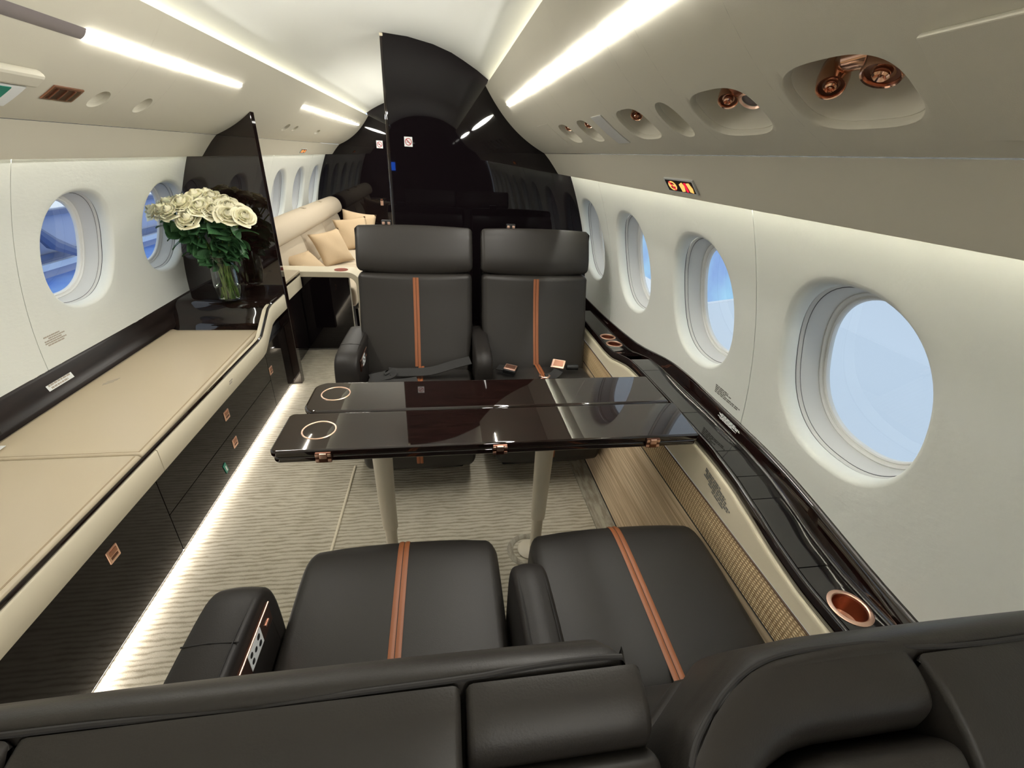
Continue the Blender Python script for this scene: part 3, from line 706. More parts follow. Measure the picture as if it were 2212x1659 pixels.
b2 = thing('seat_belt', 'copper buckle and forked tongue on black webbing, on the facing window seat', 'seat belt', (.82, 1.90, zc_))
q, R2 = box_rot((.815, 1.905, .486), (.064, .058, .010), -.42, .0, .35); obj('buckle_cover', q, COPPER, b2, bevel=.003)
q, R2 = box_rot((.8165, 1.9045, .4915), (.048, .040, .003), -.42, .0, .35); obj('buckle_inlay', q, COPPERB, b2, bevel=.001)
obj('strap', ribbon([(.81, 1.87, .468), (.79, 1.845, .459), (.765, 1.825, .458), (.74, 1.815, .458)], .046, .004), WEB, b2)
tg = M()
tg.tube([(.715, 1.845, .462), (.709, 1.825, .463), (.722, 1.808, .463), (.745, 1.808, .463), (.757, 1.825, .463), (.752, 1.842, .462)], .0042, 8)
tg.tube([(.722, 1.808, .463), (.700, 1.785, .462), (.680, 1.770, .461), (.692, 1.757, .461), (.712, 1.768, .461), (.735, 1.795, .462), (.745, 1.808, .463)], .0042, 8)
obj('tongue', tg, COPPER, b2)
obj('retractor', M().lathe([(.010, -.03), (.0135, -.027), (.0135, .027), (.010, .03)], (.888, 1.905, .468), (1, -.05, 0), 18), BLACK, b2)
b3 = thing('seat_belt', 'black woven strap with copper tip in the gap between the near seat backs', 'seat belt', (.44, .44, .45))
obj('strap', ribbon([(.470, .435, .452), (.455, .42, .455), (.485, .375, .456), (.50, .35, .456)], .034, .004), WEB, b3)
obj('buckle', box_rot((.462, .452, .460), (.02, .026, .010), .4)[0], COPPER, b3, bevel=.002)
# little metal fittings standing on top of the two facing headrests
for xx, lab in ((.005, 'black and copper bracket on top of the facing headrest beside the aisle'), (.603, 'black and copper bracket on top of the facing headrest next to the window')):
    g = thing('headrest_bracket', lab, 'bracket', (xx, 2.272, 1.055))
    obj('block', M().box(xx-.022, xx+.022, 2.262, 2.286, 1.054, 1.082), BLACK, g, bevel=.003)
    obj('clip', M().box(xx-.019, xx-.006, 2.259, 2.266, 1.063, 1.076), COPPER, g, bevel=.002)
    obj('clip', M().box(xx+.006, xx+.019, 2.259, 2.266, 1.063, 1.076), COPPER, g, bevel=.002)

# ================================================================ TABLE
tb = thing('folding_table', 'glossy ebony folding table between the facing seats, with copper rings and hinges', 'table', (.43, 1.20, 0))
TZ, TH = .676, .0415
def leaf_poly(y0, y1, xl, xr, rl, sl=0):
    return chaikin([(xl, y0), (xr, y0), (xr+.012, (y0+y1)/2), (xr, y1), (xl+.01, y1), (xl-.004, (y0+y1)/2)], 0)
def leaf(name, P, z0, z1, bev, parent):
    return obj(name, M().prism(P, lambda x, y: (x, y, z0), lambda x, y: (x, y, z1)), LACQ2, parent, bevel=bev, seg=4, angle=35)
def rounded_left(xl, xr, y0, y1, r, xr2=None):
    P = []
    for cy, a0 in ((y1-r, PI/2), (y0+r, PI)):
        for k in range(9): a = a0+PI/2*k/8; P.append((xl+r+r*math.cos(a), cy+r*math.sin(a)))
    return P+[(xr, y0), (xr2 or xr, y1)]
YM = 1.188
fl1 = leaf('leaf', rounded_left(-.186, 1.010, .996, YM-.001, .018, 1.024), TZ-TH/2+.0004, TZ, .006, tb)
leaf('leaf_under', rounded_left(-.182, 1.006, 1.0, YM-.003, .018, 1.02), TZ-TH, TZ-TH/2-.0008, .007, tb)
fl2 = leaf('leaf', rounded_left(-.158, 1.010, YM+.003, 1.385, .045), TZ-TH/2+.0004, TZ+.001, .009, tb)
leaf('leaf_under', rounded_left(-.158, 1.008, YM-.002, 1.383, .045), TZ-TH, TZ-TH/2-.0008, .007, tb)
obj('apron', M().box(-.12, .98, 1.03, 1.35, TZ-TH-.012, TZ-TH-.0005), BLACK, tb, bevel=.003)
for (lf, cx, cy, r) in ((fl1, -.083, 1.092, .0465), (fl2, -.080, 1.302, .0455)):
    z = TZ+(.001 if lf is fl2 else 0)
    c = obj('ring', M().lathe([(r*.90, .0004), (r*.92, .0017), (r*.97, .0019), (r, .0004)], (cx, cy, z), n=48, cap=False), COPPER, lf)
    obj('ring_cover', M().lathe([(r*.905, .0002), (.001, .0007)], (cx, cy, z), n=40), LACQ2, c)
for hx in (-.052, .414, .864):
    h = obj('hinge', M().box(hx-.020, hx+.020, .9885, .998, TZ-TH/2-.0145, TZ-TH/2+.0155), COPDARK, tb, bevel=.0015)
    obj('hinge_knuckle', M().box(hx-.0095, hx+.0095, .985, .992, TZ-TH/2-.001, TZ-TH/2+.0145), COPPER, h, bevel=.002)
    for s_ in (-1, 1):
        for dz in (-.0075, .0085): obj('hinge_plate', M().box(hx+s_*.0155-.0045, hx+s_*.0155+.0045, .9870, .9895, TZ-TH/2+dz-.004, TZ-TH/2+dz+.004), COPPER, h, bevel=.001)
for x_t, x_b in ((.058, .061), (.602, .602)):
    lg = obj('leg', M().loft([[(x+rx*math.cos(a), 1.215+ry*math.sin(a), z) for a in [2*PI*k/28 for k in range(28)]] for (x, rx, ry, z) in
             ((x_t, .033, .026, .625), (x_t, .0325, .0255, .50), (x_t, .029, .0235, .30), (x_b, .0265, .0215, .175), (x_b, .0255, .0205, .17), (x_b, .021, .019, .168), (x_b, .0205, .0185, .0))]), LEG, tb, angle=50)
    obj('foot', M().lathe([(.046, .001), (.048, .006), (.040, .012), (.022, .014)], (x_b-.02, 1.215, 0), n=32), LEG, lg)
# ================================================================ WINDOW LEDGE AND LOWER SIDE TRIM
def zt(y):
    K = [(-9, .578), (.56, .578), (.66, .592), (.76, .615), (.86, .634), (.98, .643), (1.25, .645), (1.52, .643), (1.63, .636), (1.72, .615), (1.82, .590), (1.92, .582), (9, .582)]
    for (a, u), (b, v) in zip(K, K[1:]):
        if a <= y <= b:
            t = (y-a)/(b-a); t = t*t*(3-2*t) if (v-u) else t; return u+(v-u)*t
def zw(y):      # where the ledge meets the sidewall
    K = [(-9, .612), (.40, .612), (.62, .645), (.82, .682), (1.13, .690), (1.40, .697), (1.55, .680), (1.75, .635), (1.95, .618), (2.3, .602), (9, .596)]
    for (a, u), (b, v) in zip(K, K[1:]):
        if a <= y <= b: return u+(v-u)*(y-a)/(b-a)
_zt, _zw = zt, zw
def zt(y): return sum(_zt(y+k*.012) for k in range(-3, 4))/7
def zw(y): return sum(_zw(y+k*.03) for k in range(-4, 5))/9
YL0, YL1 = -1.4, YB-.004
ys = [YL0] + lin(.1, 2.4, 70) + [YL1]
lg = thing('window_ledge', 'long glossy dark brown ledge under the windows beside the seats', 'ledge', (1.1, 1.2, .5))
def lsec(y):
    t, q = zt(y), zw(y)
    return [(1.047, t-.040), (1.043, t-.036), (1.041, t-.020), (1.0415, t-.008), (1.044, t-.0015), (1.0475, t), (1.0505, t-.001), (1.0515, t-.052), (1.1385, t-.052), (1.1395, t), (1.141, t+.0005), (1.1435, t+.003),
            (1.146, t+.012), (1.152, q-.012), (1.156, q-.004), (1.162, q), (1.175, q+.001), (1.175, t-.058), (1.047, t-.058)]
obj('ledge_body', M().loft([[(x, y, z) for x, z in lsec(y)] for y in ys]), LACQ2, lg, angle=50)
def lid(a, b, name='lid', cup=None):
    y0, y1 = a+.0012, b-.0012; x0, x1 = 1.0522, 1.1378
    fn = lambda y, x: (x, y, zt(y)-.0005)
    mb = M()
    if cup:
        rings, inn = None, None; yy = y0
        for cy, cx, r in cup:
            lo, hi = cy-.048, cy+.048
            mb.grid(fn, lin(yy, lo, 6), [x0, x1])
            rg, _ = tile_hole(fn, Vector((0, 0, -1)), lo, hi, x0, x1, cy, cx, r, r, 2, ts=(0, .5, 1), n=12, depth=[]); mb.loft(rg, True, False); yy = hi
        mb.grid(fn, lin(yy, y1, 4), [x0, x1])
    else:
        mb.grid(fn, lin(y0, y1, 14), [x0, x1])
    n0 = len(mb.v)
    for xx in (x0, x1): mb.grid(lambda y, t: (xx, y, zt(y)-.0005-.005*t), lin(y0, y1, 14), [0, 1])
    for yy in (y0, y1): mb.grid(lambda x, t: (x, yy, zt(yy)-.0005-.005*t), [x0, x1], [0, 1])
    return obj(name, mb, LIDM, lg, angle=30)
for a, b in ((.592, .778), (.778, .852), (.852, .957), (.957, 1.17), (1.17, 1.50), (1.50, 1.625), (1.70, 1.86)): lid(a, b)
cups_n = [(.491, 1.0945, .0378), (.390, 1.0945, .0378)]
cups_f = [(1.925, 1.0945, .0360), (2.022, 1.0945, .0360)]
lid(.30, .592, cup=[(c, x, r) for c, x, r in cups_n[::-1]]); lid(1.86, 2.45, cup=cups_f)
for (cy, cx, r), lab in zip(cups_n+cups_f, ('large copper cup holder in the ledge nearest the camera', 'copper cup holder mostly hidden behind the near seat back, in the ledge',
        'copper cup holder in the ledge beside the facing seat, closer to the table', 'copper cup holder in the ledge beside the facing seat, farther from the table')):
    z = zt(cy); h = thing('cup_holder', lab, 'cup holder', (cx, cy, z), 'copper cup holders in the ledge')
    obj('rim', M().lathe([(r*.86, -.004), (r*.87, .001), (r*.92, .0026), (r*1.04, .0024), (r*1.13, .0006), (r*1.10, -.002)], (cx, cy, z), n=40, cap=False), COPPER, h)
    obj('cup', M().lathe([(r*.88, .0), (r*.86, -.03), (r*.83, -.044), (r*.70, -.049), (r*.66, -.0475), (.0005, -.0475)], (cx, cy, z), n=36, cap=False), COPPERB, h)
wl = struct(empty('wall_lower_right', (1.0, 1.0, 0)))
def sidesec(name, a, b, material, n=3, z_b=None, out=0):
    obj(name, M().grid(lambda y, t: (a[0]+(b[0]-a[0])*t+out*math.sin(PI*t), y, (a[1]+((zt(y)-.041 if z_b else b[1])-a[1])*t)), ys, lin(0, 1, n)), material, wl)
sidesec('lower_panel', (.972, .002), (1.0145, .402), GRAIN, 5)
sidesec('woven_panel', (1.0155, .406), (1.0285, .494), WOVEN, 5, out=-.003)
obj('panel_joint', M().tube([(1.0155, YL0, .404), (1.0155, YL1, .404)], .0022, 6), SEAM, wl)
obj('panel_joint', M().tube([(1.0285, YL0, .497), (1.0285, YL1, .497)], .0026, 6), mat('brown joint', (.10, .05, .02), .6), wl)
obj('cream_panel', M().loft([[(x, y, z) for x, z in ((1.046, .500), (1.030, .500), (1.036, zt(y)-.052), (1.0365, zt(y)-.044), (1.040, zt(y)-.040), (1.046, zt(y)-.040))] for y in ys]), CREAMTRIM, wl, angle=50)
obj('floor_joint', M().tube([(.973, YL0, .004), (.973, YL1, .004)], .004, 6), SEAM, wl)
# printed placards
def wallmap(side, ya, yb, za, zb_):
    nn = Vector((-side*.97, 0, -.2))
    def f(u, v, d):
        y, z = ya+(yb-ya)*u, zb_+(za-zb_)*v; q = Vector((side*wx(z), y, z))+nn*d; return tuple(q)
    return f
def placard(name, label, f, rows, m, seed, base=None, cat='label'):
    t = thing(name, label, cat, f(.5, .5, 0))
    if base: obj('backing', M().loft([[f(a, b, -.0003) for a, b in ((-.03, -.05), (1.03, -.05), (1.03, 1.05), (-.03, 1.05))], [f(a, b, .0003) for a, b in ((-.03, -.05), (1.03, -.05), (1.03, 1.05), (-.03, 1.05))]]), base, t, smooth=False)
    f2 = (lambda a, b, d: f(a, b, d+.0003)) if base else f
    text_bars('print', rows, f2, m, t, seed=seed)
placard('placard', 'block of small grey print on the white wall under the second window from the camera', wallmap(1, 1.185, 1.045, .745, .715), [(0, .9), (0, .98), (0, .45), (.0, .62), (.0, .5)], PRINT, 3)
placard('placard', 'block of faint brown print on the white wall below the window above the sideboard', wallmap(-1, 1.70, 1.80, .720, .680), [(.1, .9), (0, 1), (0, .8), (.2, 1), (0, .75)], PRINTP, 5)
def creammap(u, v, d):
    y = .955-.15*u; z = .585-.045*v-(.02*u); return (1.0318+(.5)*(z-.52)*.05-d, y, z)
placard('placard', 'block of dark print on the cream strip below the ledge, beside the near seat', creammap, [(0, .55), (0, .75), (.05, .8), (.0, .95), (.2, .9), (.35, .8)], PRINT, 9)
def spl(u, v, d):
    y = 1.12-.115*u; t, q = zt(y), zw(y); k = .10+.78*(1-v); a = Vector((1.146, y, t+.012)); b = Vector((1.152, y, q-.012)); p = a.lerp(b, k)-Vector((.95, 0, -.2))*(d+.0003); return tuple(p)
placard('placard', 'block of white print on the dark ledge upstand beside the table', spl, [(.1, .75), (.0, .95), (.05, 1), (.12, .9), (.0, .7), (.1, .88)], WHITE, 11)

# ================================================================ SIDEBOARD ON THE OTHER SIDE
XF = -.700
def cabinet(label, y0, y1, fronts, band=True):
    c = thing('cabinet', label, 'cabinet', (-.93, (y0+y1)/2, 0))
    obj('body', M().box(-1.14, XF-.02, y0+.001, y1-.001, .045, .432), BLACK, c)
    for (a, b, za, zb_, nm) in fronts:
        obj(nm, M().box(XF-.02, XF, a+.0015, b-.0015, za+.0015, zb_-.0015), DOORM, c, bevel=.0012)
    return c
def latch(y, z, par):
    l = obj('latch', M().box(XF-.001, XF+.0035, y-.022, y+.022, z-.022, z+.022), COPPER, par, bevel=.003)
    obj('latch_tab', M().box(XF+.003, XF+.0055, y-.015, y+.015, z+.001, z+.017), COPPERB, l, bevel=.001)
    obj('latch_slot', M().box(XF+.003, XF+.0042, y-.014, y+.014, z-.012, z-.003), COPDARK, l, bevel=.0005)
cA = cabinet('nearest dark glossy sideboard cabinet with one tall door', Y0+.1, 1.311, [(Y0+.1, .20, .03, .392, 'door'), (.20, 1.311, .03, .392, 'door')])
cB = cabinet('middle dark glossy sideboard cabinet with two stacked drawers and a green tag', 1.311, 2.36, [(1.311, 2.36, .203, .392, 'drawer'), (1.311, 2.36, .03, .203, 'drawer')])
cC = cabinet('far dark glossy sideboard cabinet under the raised shelf by the partition', 2.36, YP-.002, [(2.36, YP-.002, .03, .392, 'door')])
for c, y, z in ((cA, 1.058, .297), (cB, 1.832, .297), (cB, 1.836, .147), (cC, 2.385, .250)):
    kid = [k for k in c.children if k.name.startswith(('door', 'drawer'))]
    par = kid[1] if (c is cA or (c is cB and z < .2)) else kid[0]
    latch(y, z, par)
tgp = [k for k in cB.children if k.name.startswith('drawer')][1]
q = M().prism([(1.690, .118), (1.712, .126), (1.724, .078), (1.702, .072)], lambda y, z: (XF+.0008, y, z), lambda y, z: (XF+.003, y, z)); gt = obj('tag', q, GREEN, tgp)
obj('tag_print', M().prism([(1.703, .108), (1.710, .110), (1.715, .084), (1.708, .082)], lambda y, z: (XF+.003, y, z), lambda y, z: (XF+.0036, y, z)), WHITE, gt)
# cream band along the front: level, then kinked up to the raised shelf
def zb_(y):
    K = [(-9, .481), (2.235, .481), (2.285, .487), (2.44, .583), (2.49, .592), (9, .594)]
    for (a, u), (b, v) in zip(K, K[1:]):
        if a <= y <= b: return u+(v-u)*(y-a)/(b-a)
bandz = [y for y in lin(1.312, 2.2, 6)] + lin(2.22, 2.52, 16) + [YP-.003]
def band(ylist, parent):
    sec = lambda y: [(-.697, zb_(y)-.088), (-.664, zb_(y)-.088), (-.660, zb_(y)-.084), (-.660, zb_(y)-.004), (-.664, zb_(y)), (-.697, zb_(y))]
    return obj('front_band', M().loft([[(x, y, z) for x, z in sec(y)] for y in ylist]), CREAMTRIM, parent, angle=50)
band([Y0+.1, 0, 1.3095], cA); band([1.3125]+bandz[1:], cB)
# black recess and worktop carrying the cream pads
wt = thing('worktop', 'glossy black worktop sweeping up to the raised shelf under the vase', 'worktop', (-.92, 2.3, .46))
def zs(y):
    K = [(-9, .472), (2.33, .474), (2.365, .482), (2.42, .508), (2.46, .540), (2.495, .575), (2.52, .596), (2.54, .6045), (2.57, .607), (9, .607)]
    for (a, u), (b, v) in zip(K, K[1:]):
        if a <= y <= b: return u+(v-u)*(y-a)/(b-a)
yw = [Y0+.1, 1.0, 2.0] + lin(2.30, 2.60, 34) + [YP-.003]
def wsec(y):
    s_ = zs(y); f_ = max(zb_(y)+.006, s_-.012) if y > 2.25 else .474
    lo = max(.444, min(s_-.03, .56))
    return [(-1.152, s_), (-.690, s_), (-.678, s_-.003), (-.672, s_-.010), (-.672, lo), (-1.152, lo)]
obj('worktop_slab', M().loft([[(x, y, z) for x, z in wsec(y)] for y in yw]), LACQ, wt, angle=40)
obj('edge_lip', M().tube([(-.668, y, zb_(y)+.006) for y in [Y0+.1, 1.0, 2.0]+lin(2.22, 2.52, 20)+[YP-.003]], .0065, 8), LACQ, wt)
# rail along the wall
def rsec(y):
    h = .602 if y < 1.40 else (.604 if y < 2.2 else .604+.02*(y-2.2))
    return [(-1.128, .47), (-1.128, .512), (-1.134, .520), (-1.150, .545), (-1.158, h-.010), (-1.166, h), (-1.185, h), (-1.185, .47)]
rl = obj('wall_rail', M().loft([[(x, y, z) for x, z in rsec(y)] for y in (Y0+.1, 1.39, 1.41, 2.2, 2.5, YP-.003)]), RAILM, None, angle=40)
tag(rl, 'dark brown rail between the cream sideboard pads and the white wall', 'rail')
def railmap(u, v, d): return (-1.1535+.006*v+d, 1.62+.115*u, .560-.020*v+.004)
placard('label_strip', 'small white label strip on the dark rail along the wall', railmap, [(0.05, .95), (.1, .8)], PRINTP, 21, WHITE)
# cream pads
def padtop(label, y0, y1):
    t = thing('sideboard_pad', label, 'pad', (-.9, (y0+y1)/2, .48))
    xf = lambda y: -.672-.030*max(0, (y-1.3)/1.06)
    P = [(-1.122, .478), (-1.126, .496), (-1.118, .503), (-1.105, .5035)]
    def sec(y):
        f_ = xf(y)
        return [(-1.122, .476), (-1.126, .492), (-1.121, .505), (-1.108, .5075), (-1.09, .5025), (f_-.03, .5025), (f_-.008, .5015), (f_-.001, .497), (f_, .488), (f_-.004, .477)]
    yy = [y0, y0+.002, y0+.006]+lin(y0+.03, y1-.03, 12)+[y1-.006, y1-.002, y1]
    rings = []
    for i, y in enumerate(yy):
        k = min(i, len(yy)-1-i); dz = (.006, .0018, 0)[k] if k < 3 else 0; dx = (.005, .001, 0)[k] if k < 3 else 0
        rings.append([(x+(dx if x < -.9 else -dx), y, z-(dz if z > .49 else 0)) for x, z in sec(y)])
    p = obj('pad', M().loft(rings), CREAM, t, angle=60)
    for off in (.011, .014):
        obj('stitch_line', M().tube([(xf(y)-off, y, .5022) for y in lin(y0+.01, y1-.008, 10)], .0007, 5), STITCH, p)
    obj('stitch_line', M().tube([(x, y0+.011, .5027) for x in lin(-1.09, xf(y0)-.012, 6)], .0007, 5), STITCH, p)
    return t
p2 = padtop('large cream leather pad on the sideboard, running from the seam to the vase shelf', 1.262, 2.357)
padtop('cream leather pad on the sideboard, cut by the photo edge, nearest the camera', .02, 1.258)
padtop('cream leather pad on the forward end of the sideboard, mirrored in the black wall', Y0+.12, .016)
def padmap(u, v, d): return (-1.075+.035*u+.01*v, 1.765+.04*u-.03*v, .5027+d)
placard('placard', 'small grey print mark on the back of the large cream pad', padmap, [(.2, 1), (0, .9), (0, .7)], PRINTP, 31)
def bandmap(u, v, d): return (-.660+d, 1.845+.035*u, .455-.018*v)
placard('placard', 'tiny grey print mark on the cream front band of the sideboard', bandmap, [(0.1, 1), (0, .8)], PRINTP, 33)
og = thing('equipment_box', 'tan and white object end on the dark rail at the photo edge', 'box', (-1.05, 1.26, .503))
obj('tan_case', M().box(-1.145, -1.118, 1.285, 1.345, .522, .575), CREAMTRIM, og, bevel=.006)
obj('black_clip', M().box(-1.147, -1.116, 1.346, 1.372, .522, .585), BLACK, og, bevel=.004)
obj('white_card', M().box(-1.127, -1.080, 1.19, 1.325, .508, .510), WHITE, og, bevel=.0005)

# ================================================================ VASE OF ROSES
VX, VY, VZ = -.882, 2.535, .608
vs = thing('vase', 'clear glass vase on the glossy black shelf, water in its base', 'vase', (VX, VY, VZ))
VS = 1.13
prof = [(.012, .002), (.036, .001), (.046, .008), (.054, .04), (.057, .08), (.055, .13), (.053, .17), (.056, .205), (.060, .222)]
inn = [(.0575, .222), (.0535, .205), (.0505, .17), (.0525, .13), (.0545, .08), (.0515, .042), (.043, .014), (.03, .009), (.0005, .008)]
obj('glass_body', M().lathe([(r_*VS, h_*VS) for r_, h_ in [(.0005, .002)]+prof+inn], (VX, VY, VZ), n=44, cap=False), GLASS, vs)
obj('water', M().lathe([(r_*VS*.998, h_*VS) for r_, h_ in [(.0005, .0085), (.03, .0095), (.0425, .0145), (.0510, .042), (.0537, .07), (.0537, .078), (.0005, .078)]], (VX, VY, VZ), n=40, cap=False), WATER, vs)
rr_ = random.Random(4)
def petal_mesh(r, open_):
    """rose head: spiralling cupped petals, apex up, at origin"""
    mb = M(); k = 0
    layers = [(2, .13, .66, 1.7, .35), (3, .24, .66, 1.25, .50), (4, .38, .63, 1.05, .72), (5, .55, .56, .92, .98), (5, .76, .44, .90, 1.12), (6, .96, .30, .78, 1.2)]
    for ri, (n, rad, hh, wd, top) in enumerate(layers):
        for i in range(n):
            a0 = 2*PI*i/n + ri*.8 + rr_.uniform(-.2, .2); us = lin(-1, 1, 8); vs_ = lin(0, 1, 7)
            jit = rr_.uniform(.92, 1.06); tip = rr_.uniform(-.05, .05); sk = rr_.uniform(-.06, .06)
            def f(u, v):
                ww = min(1, .3+1.4*v)*(1-.22*v**5)
                a = a0+u*wd*ww
                prof_ = .18+.86*math.sin(PI/2*min(1, v/.6))**.8 if v < .6 else 1.04+(top-1.04)*((v-.6)/.4)
                out = rad*prof_*jit + .035*u*(1+ri*.3)*v
                lip = max(0, v-.80)*(.25 if ri >= 3 else 0)*open_
                z = -.25*rad + hh*1.1*v**.9 - .09*u*u*v*v*(1+.6*(ri > 2)) - lip*1.5*(.6+.4*u*u) + tip*v + sk*u*v
                return (r*(out+lip)*math.cos(a), r*(out+lip)*math.sin(a), r*z)
            mb.grid(f, us, vs_)
    return mb
rose_meshes = []
for i in range(4):
    mm = petal_mesh(1.0, .8+.15*i); me = bpy.data.meshes.new('bloom'); me.from_pydata(mm.v, [], mm.f); finish(me, True, 80); me.materials.append(PETAL); rose_meshes.append(me)
lmb = M()
def leaf_f(u, v):
    wd = .40*math.sin(PI*min(1, v**.85*.97+.02))**.9; return (u*wd, v, .10*(1-u*u)*-.6+.16*v*(1-v)*2-.18*v*v+.012*math.sin(v*40)*abs(u))
lmb.grid(leaf_f, lin(-1, 1, 5), lin(0, 1, 8))
leaf_me = bpy.data.meshes.new('leaf'); leaf_me.from_pydata(lmb.v, [], lmb.f); finish(leaf_me, True, 80); leaf_me.materials.append(LEAF)
cal = M().lathe([(.003, -.02), (.009, -.014), (.012, -.004), (.010, .004), (.003, .006)], (0, 0, 0), n=12)
cal_me = bpy.data.meshes.new('calyx'); cal_me.from_pydata(cal.v, [], cal.f); finish(cal_me); cal_me.materials.append(LEAF)
# (px dx, dy, z) of blooms relative to vase axis, radius
BL = [(-.215, -.02, .415, .044), (-.165, .03, .455, .043), (-.150, -.055, .430, .042), (-.105, -.075, .425, .044), (-.090, .02, .475, .043), (-.055, -.055, .470, .045), (-.020, -.10, .385, .047),
      (-.015, .01, .510, .044), (.035, -.075, .455, .044), (.055, .02, .500, .043), (.060, -.02, .475, .042), (.095, -.07, .435, .046), (.115, .03, .480, .043), (.150, -.035, .455, .044), (.165, -.085, .415, .045),
      (.205, -.03, .425, .043), (.235, -.075, .405, .041), (-.045, .06, .490, .042), (.02, .06, .515, .042)]
names_pos = ['at the outer left tip of the bouquet', 'behind the leftmost rose, high on the left', 'second from the left in the front row', 'third from the left in the front row', 'high left of the bouquet middle, at the back',
             'left of the middle, facing forward', 'hanging lowest at the centre front, over the leaves', 'near the crown of the bouquet, left of its top', 'right of the middle in the front row', 'near the crown, right of the top',
             'tucked behind the front right-of-centre rose', 'large and front, above the vase rim on the right', 'at the back on the right, high', 'second from the right, upper row', 'second from the right, front row',
             'right end of the upper row', 'outermost tip on the right', 'back of the bouquet, left of the crown', 'topmost at the back of the bouquet']
for i, (dx, dy, z, r) in enumerate(BL):
    hp = Vector((VX-.036+dx*.95, VY+dy, VZ+.44+(z-.44)*.75+.030)); base = Vector((VX+dx*.10+rr_.uniform(-.022, .022), VY-dy*.15+rr_.uniform(-.022, .022), VZ+.015))
    neck = Vector((VX+dx*.12+rr_.uniform(-.02, .02), VY+dy*.15+rr_.uniform(-.01, .02), VZ+.20))
    dirn = (hp-Vector((VX, VY+.02, VZ+.22))); dirn.z *= .8; dirn = (dirn.normalized()+Vector((.05, -.38, .15))).normalized()
    t = thing('rose', 'ivory white rose %s' % names_pos[i], 'rose', tuple(base), 'white roses in the glass vase')
    o = link('bloom', rose_meshes[i % 4], None, t); o.matrix_parent_inverse = pworld(t).inverted()
    q = Vector((0, 0, 1)).rotation_difference(dirn); o.rotation_mode = 'QUATERNION'
    o.location = hp; o.rotation_quaternion = q @ Quaternion((0, 0, 1), rr_.uniform(0, 6)); o.scale = (r*1.16, r*1.16, r*1.12)
    sp = chaikin([tuple(base), tuple(base.lerp(neck, .5)), tuple(neck), tuple(neck.lerp(hp, .5)-Vector((dx*.12, 0, -.015))), tuple(hp-dirn*.012)], 2, False)
    obj('stem', M().tube(sp, .0032, 7), STEM, t)
    c = link('calyx', cal_me, None, t); c.location = hp-dirn*.006; c.rotation_mode = 'QUATERNION'; c.rotation_quaternion = q
    for k in range(8):
        f_ = rr_.uniform(.05, .78); p = neck.lerp(hp, f_); a = math.atan2(dy-.03, dx)+rr_.uniform(-1.5, 1.5)
        l = link('leaf', leaf_me, None, t); sc = rr_.uniform(.062, .098); l.scale = (sc, sc, sc)
        dv = Vector((math.cos(a), math.sin(a)*.8-.25, rr_.uniform(-.75, .15))).normalized()
        lq = Vector((0, 1, 0)).rotation_difference(dv)
        l.rotation_mode = 'QUATERNION'; l.rotation_quaternion = lq @ Quaternion((0, 1, 0), rr_.uniform(-.7, .7)); 
        # keep the leaves in front of the partition and inside the wall
        tip = p+dv*sc
        if tip.y > YP-.012: p.y -= tip.y-(YP-.012)
        l.location = p

# ================================================================ SOFA BEYOND THE PARTITION
so = thing('sofa', 'long cream sofa along the wall beyond the partition, with a rolled bolster back', 'sofa', (-.78, 4.4, 0))
SY0, SY1 = 3.24, 5.62
obj('base', M().box(-1.14, -.425, SY0+.02, SY1, .06, .30), BLACK, so, bevel=.004)
def along(P, y0, y1, r, crown, material, name, parent=None):
    """slab with (x, z) profile running along y"""
    mb = pad(P, y0, y1, r, crown); mb.v = [(p[1], p[0], p[2]) for p in mb.v]; return obj(name, mb, material, parent)
SEATP = chaikin([(-.98, .44), (-.60, .455), (-.43, .45), (-.395, .43), (-.39, .36), (-.40, .30), (-.42, .29), (-.98, .29)], 2)
BACKP = chaikin([(-.86, .43), (-.875, .55), (-.90, .66), (-.925, .72), (-.98, .735), (-1.02, .70), (-1.04, .43)], 2)
BOLST = chaikin([(-.905, .71), (-.86, .745), (-.865, .81), (-.90, .865), (-.965, .885), (-1.03, .865), (-1.05, .80), (-1.03, .73), (-.97, .705)], 2)
n3 = 3; L3 = (SY1-SY0-.17)/n3
for k in range(n3): along(SEATP, SY0+.17+k*L3+.002, SY0+.17+(k+1)*L3-.002, .02, .01, SOFA, 'seat_cushion', so)
for k in range(n3): along(BACKP, SY0+.10+k*(SY1-SY0-.10)/n3+.002, SY0+.10+(k+1)*(SY1-SY0-.10)/n3-.002, .025, .012, SOFA, 'back_cushion', so)
along(BOLST, SY0+.08, SY1, .03, .004, SOFA, 'bolster', so)
for yy in (4.35, 4.95): obj('strap_tab', M().box(-.975, -.925, yy, yy+.055, .878, .892), SOFA, so, bevel=.005)
# arm: flat top turning down into the front in one curve
ap = [(-1.15, .600), (-.41, .600)] + [(-.41+.10*math.sin(a), .50+.10*math.cos(a)) for a in lin(.15, PI/2, 9)] + [(-.31, .06)]
ip = [(-.35, .06)] + [(-.41+.06*math.cos(a)+.0, .50+.06*math.sin(a)) for a in lin(0, PI/2, 8)] + [(-1.15, .56)]
obj('arm', M().prism(ap+ip, lambda x, z: (x, SY0, z), lambda x, z: (x, SY0+.17, z)), CREAMTRIM, so, bevel=.006, angle=40)
obj('arm_panel', M().box(-1.14, -.40, SY0+.012, SY0+.05, .02, .562), BULK, so)
obj('side_panel', M().box(-.405, -.385, SY0+.15, SY1, .035, .285), BULK, so, bevel=.002)
ac = obj('arm_cup', M().lathe([(.001, .0005), (.040, .0012), (.046, .002), (.047, .0)], (-.455, SY0+.065, .600), n=30), mat('deep red copper', (.32, .05, .03), .3, metal=.6), so)
sc_ = thing('corner_cabinet', 'short cream topped dark cabinet between the partition and the sofa arm', 'cabinet', (-.95, 3.0, 0))
obj('body', M().box(-1.14, -.735, YP+.055, SY0-.004, .03, .575), BULK, sc_, bevel=.002)
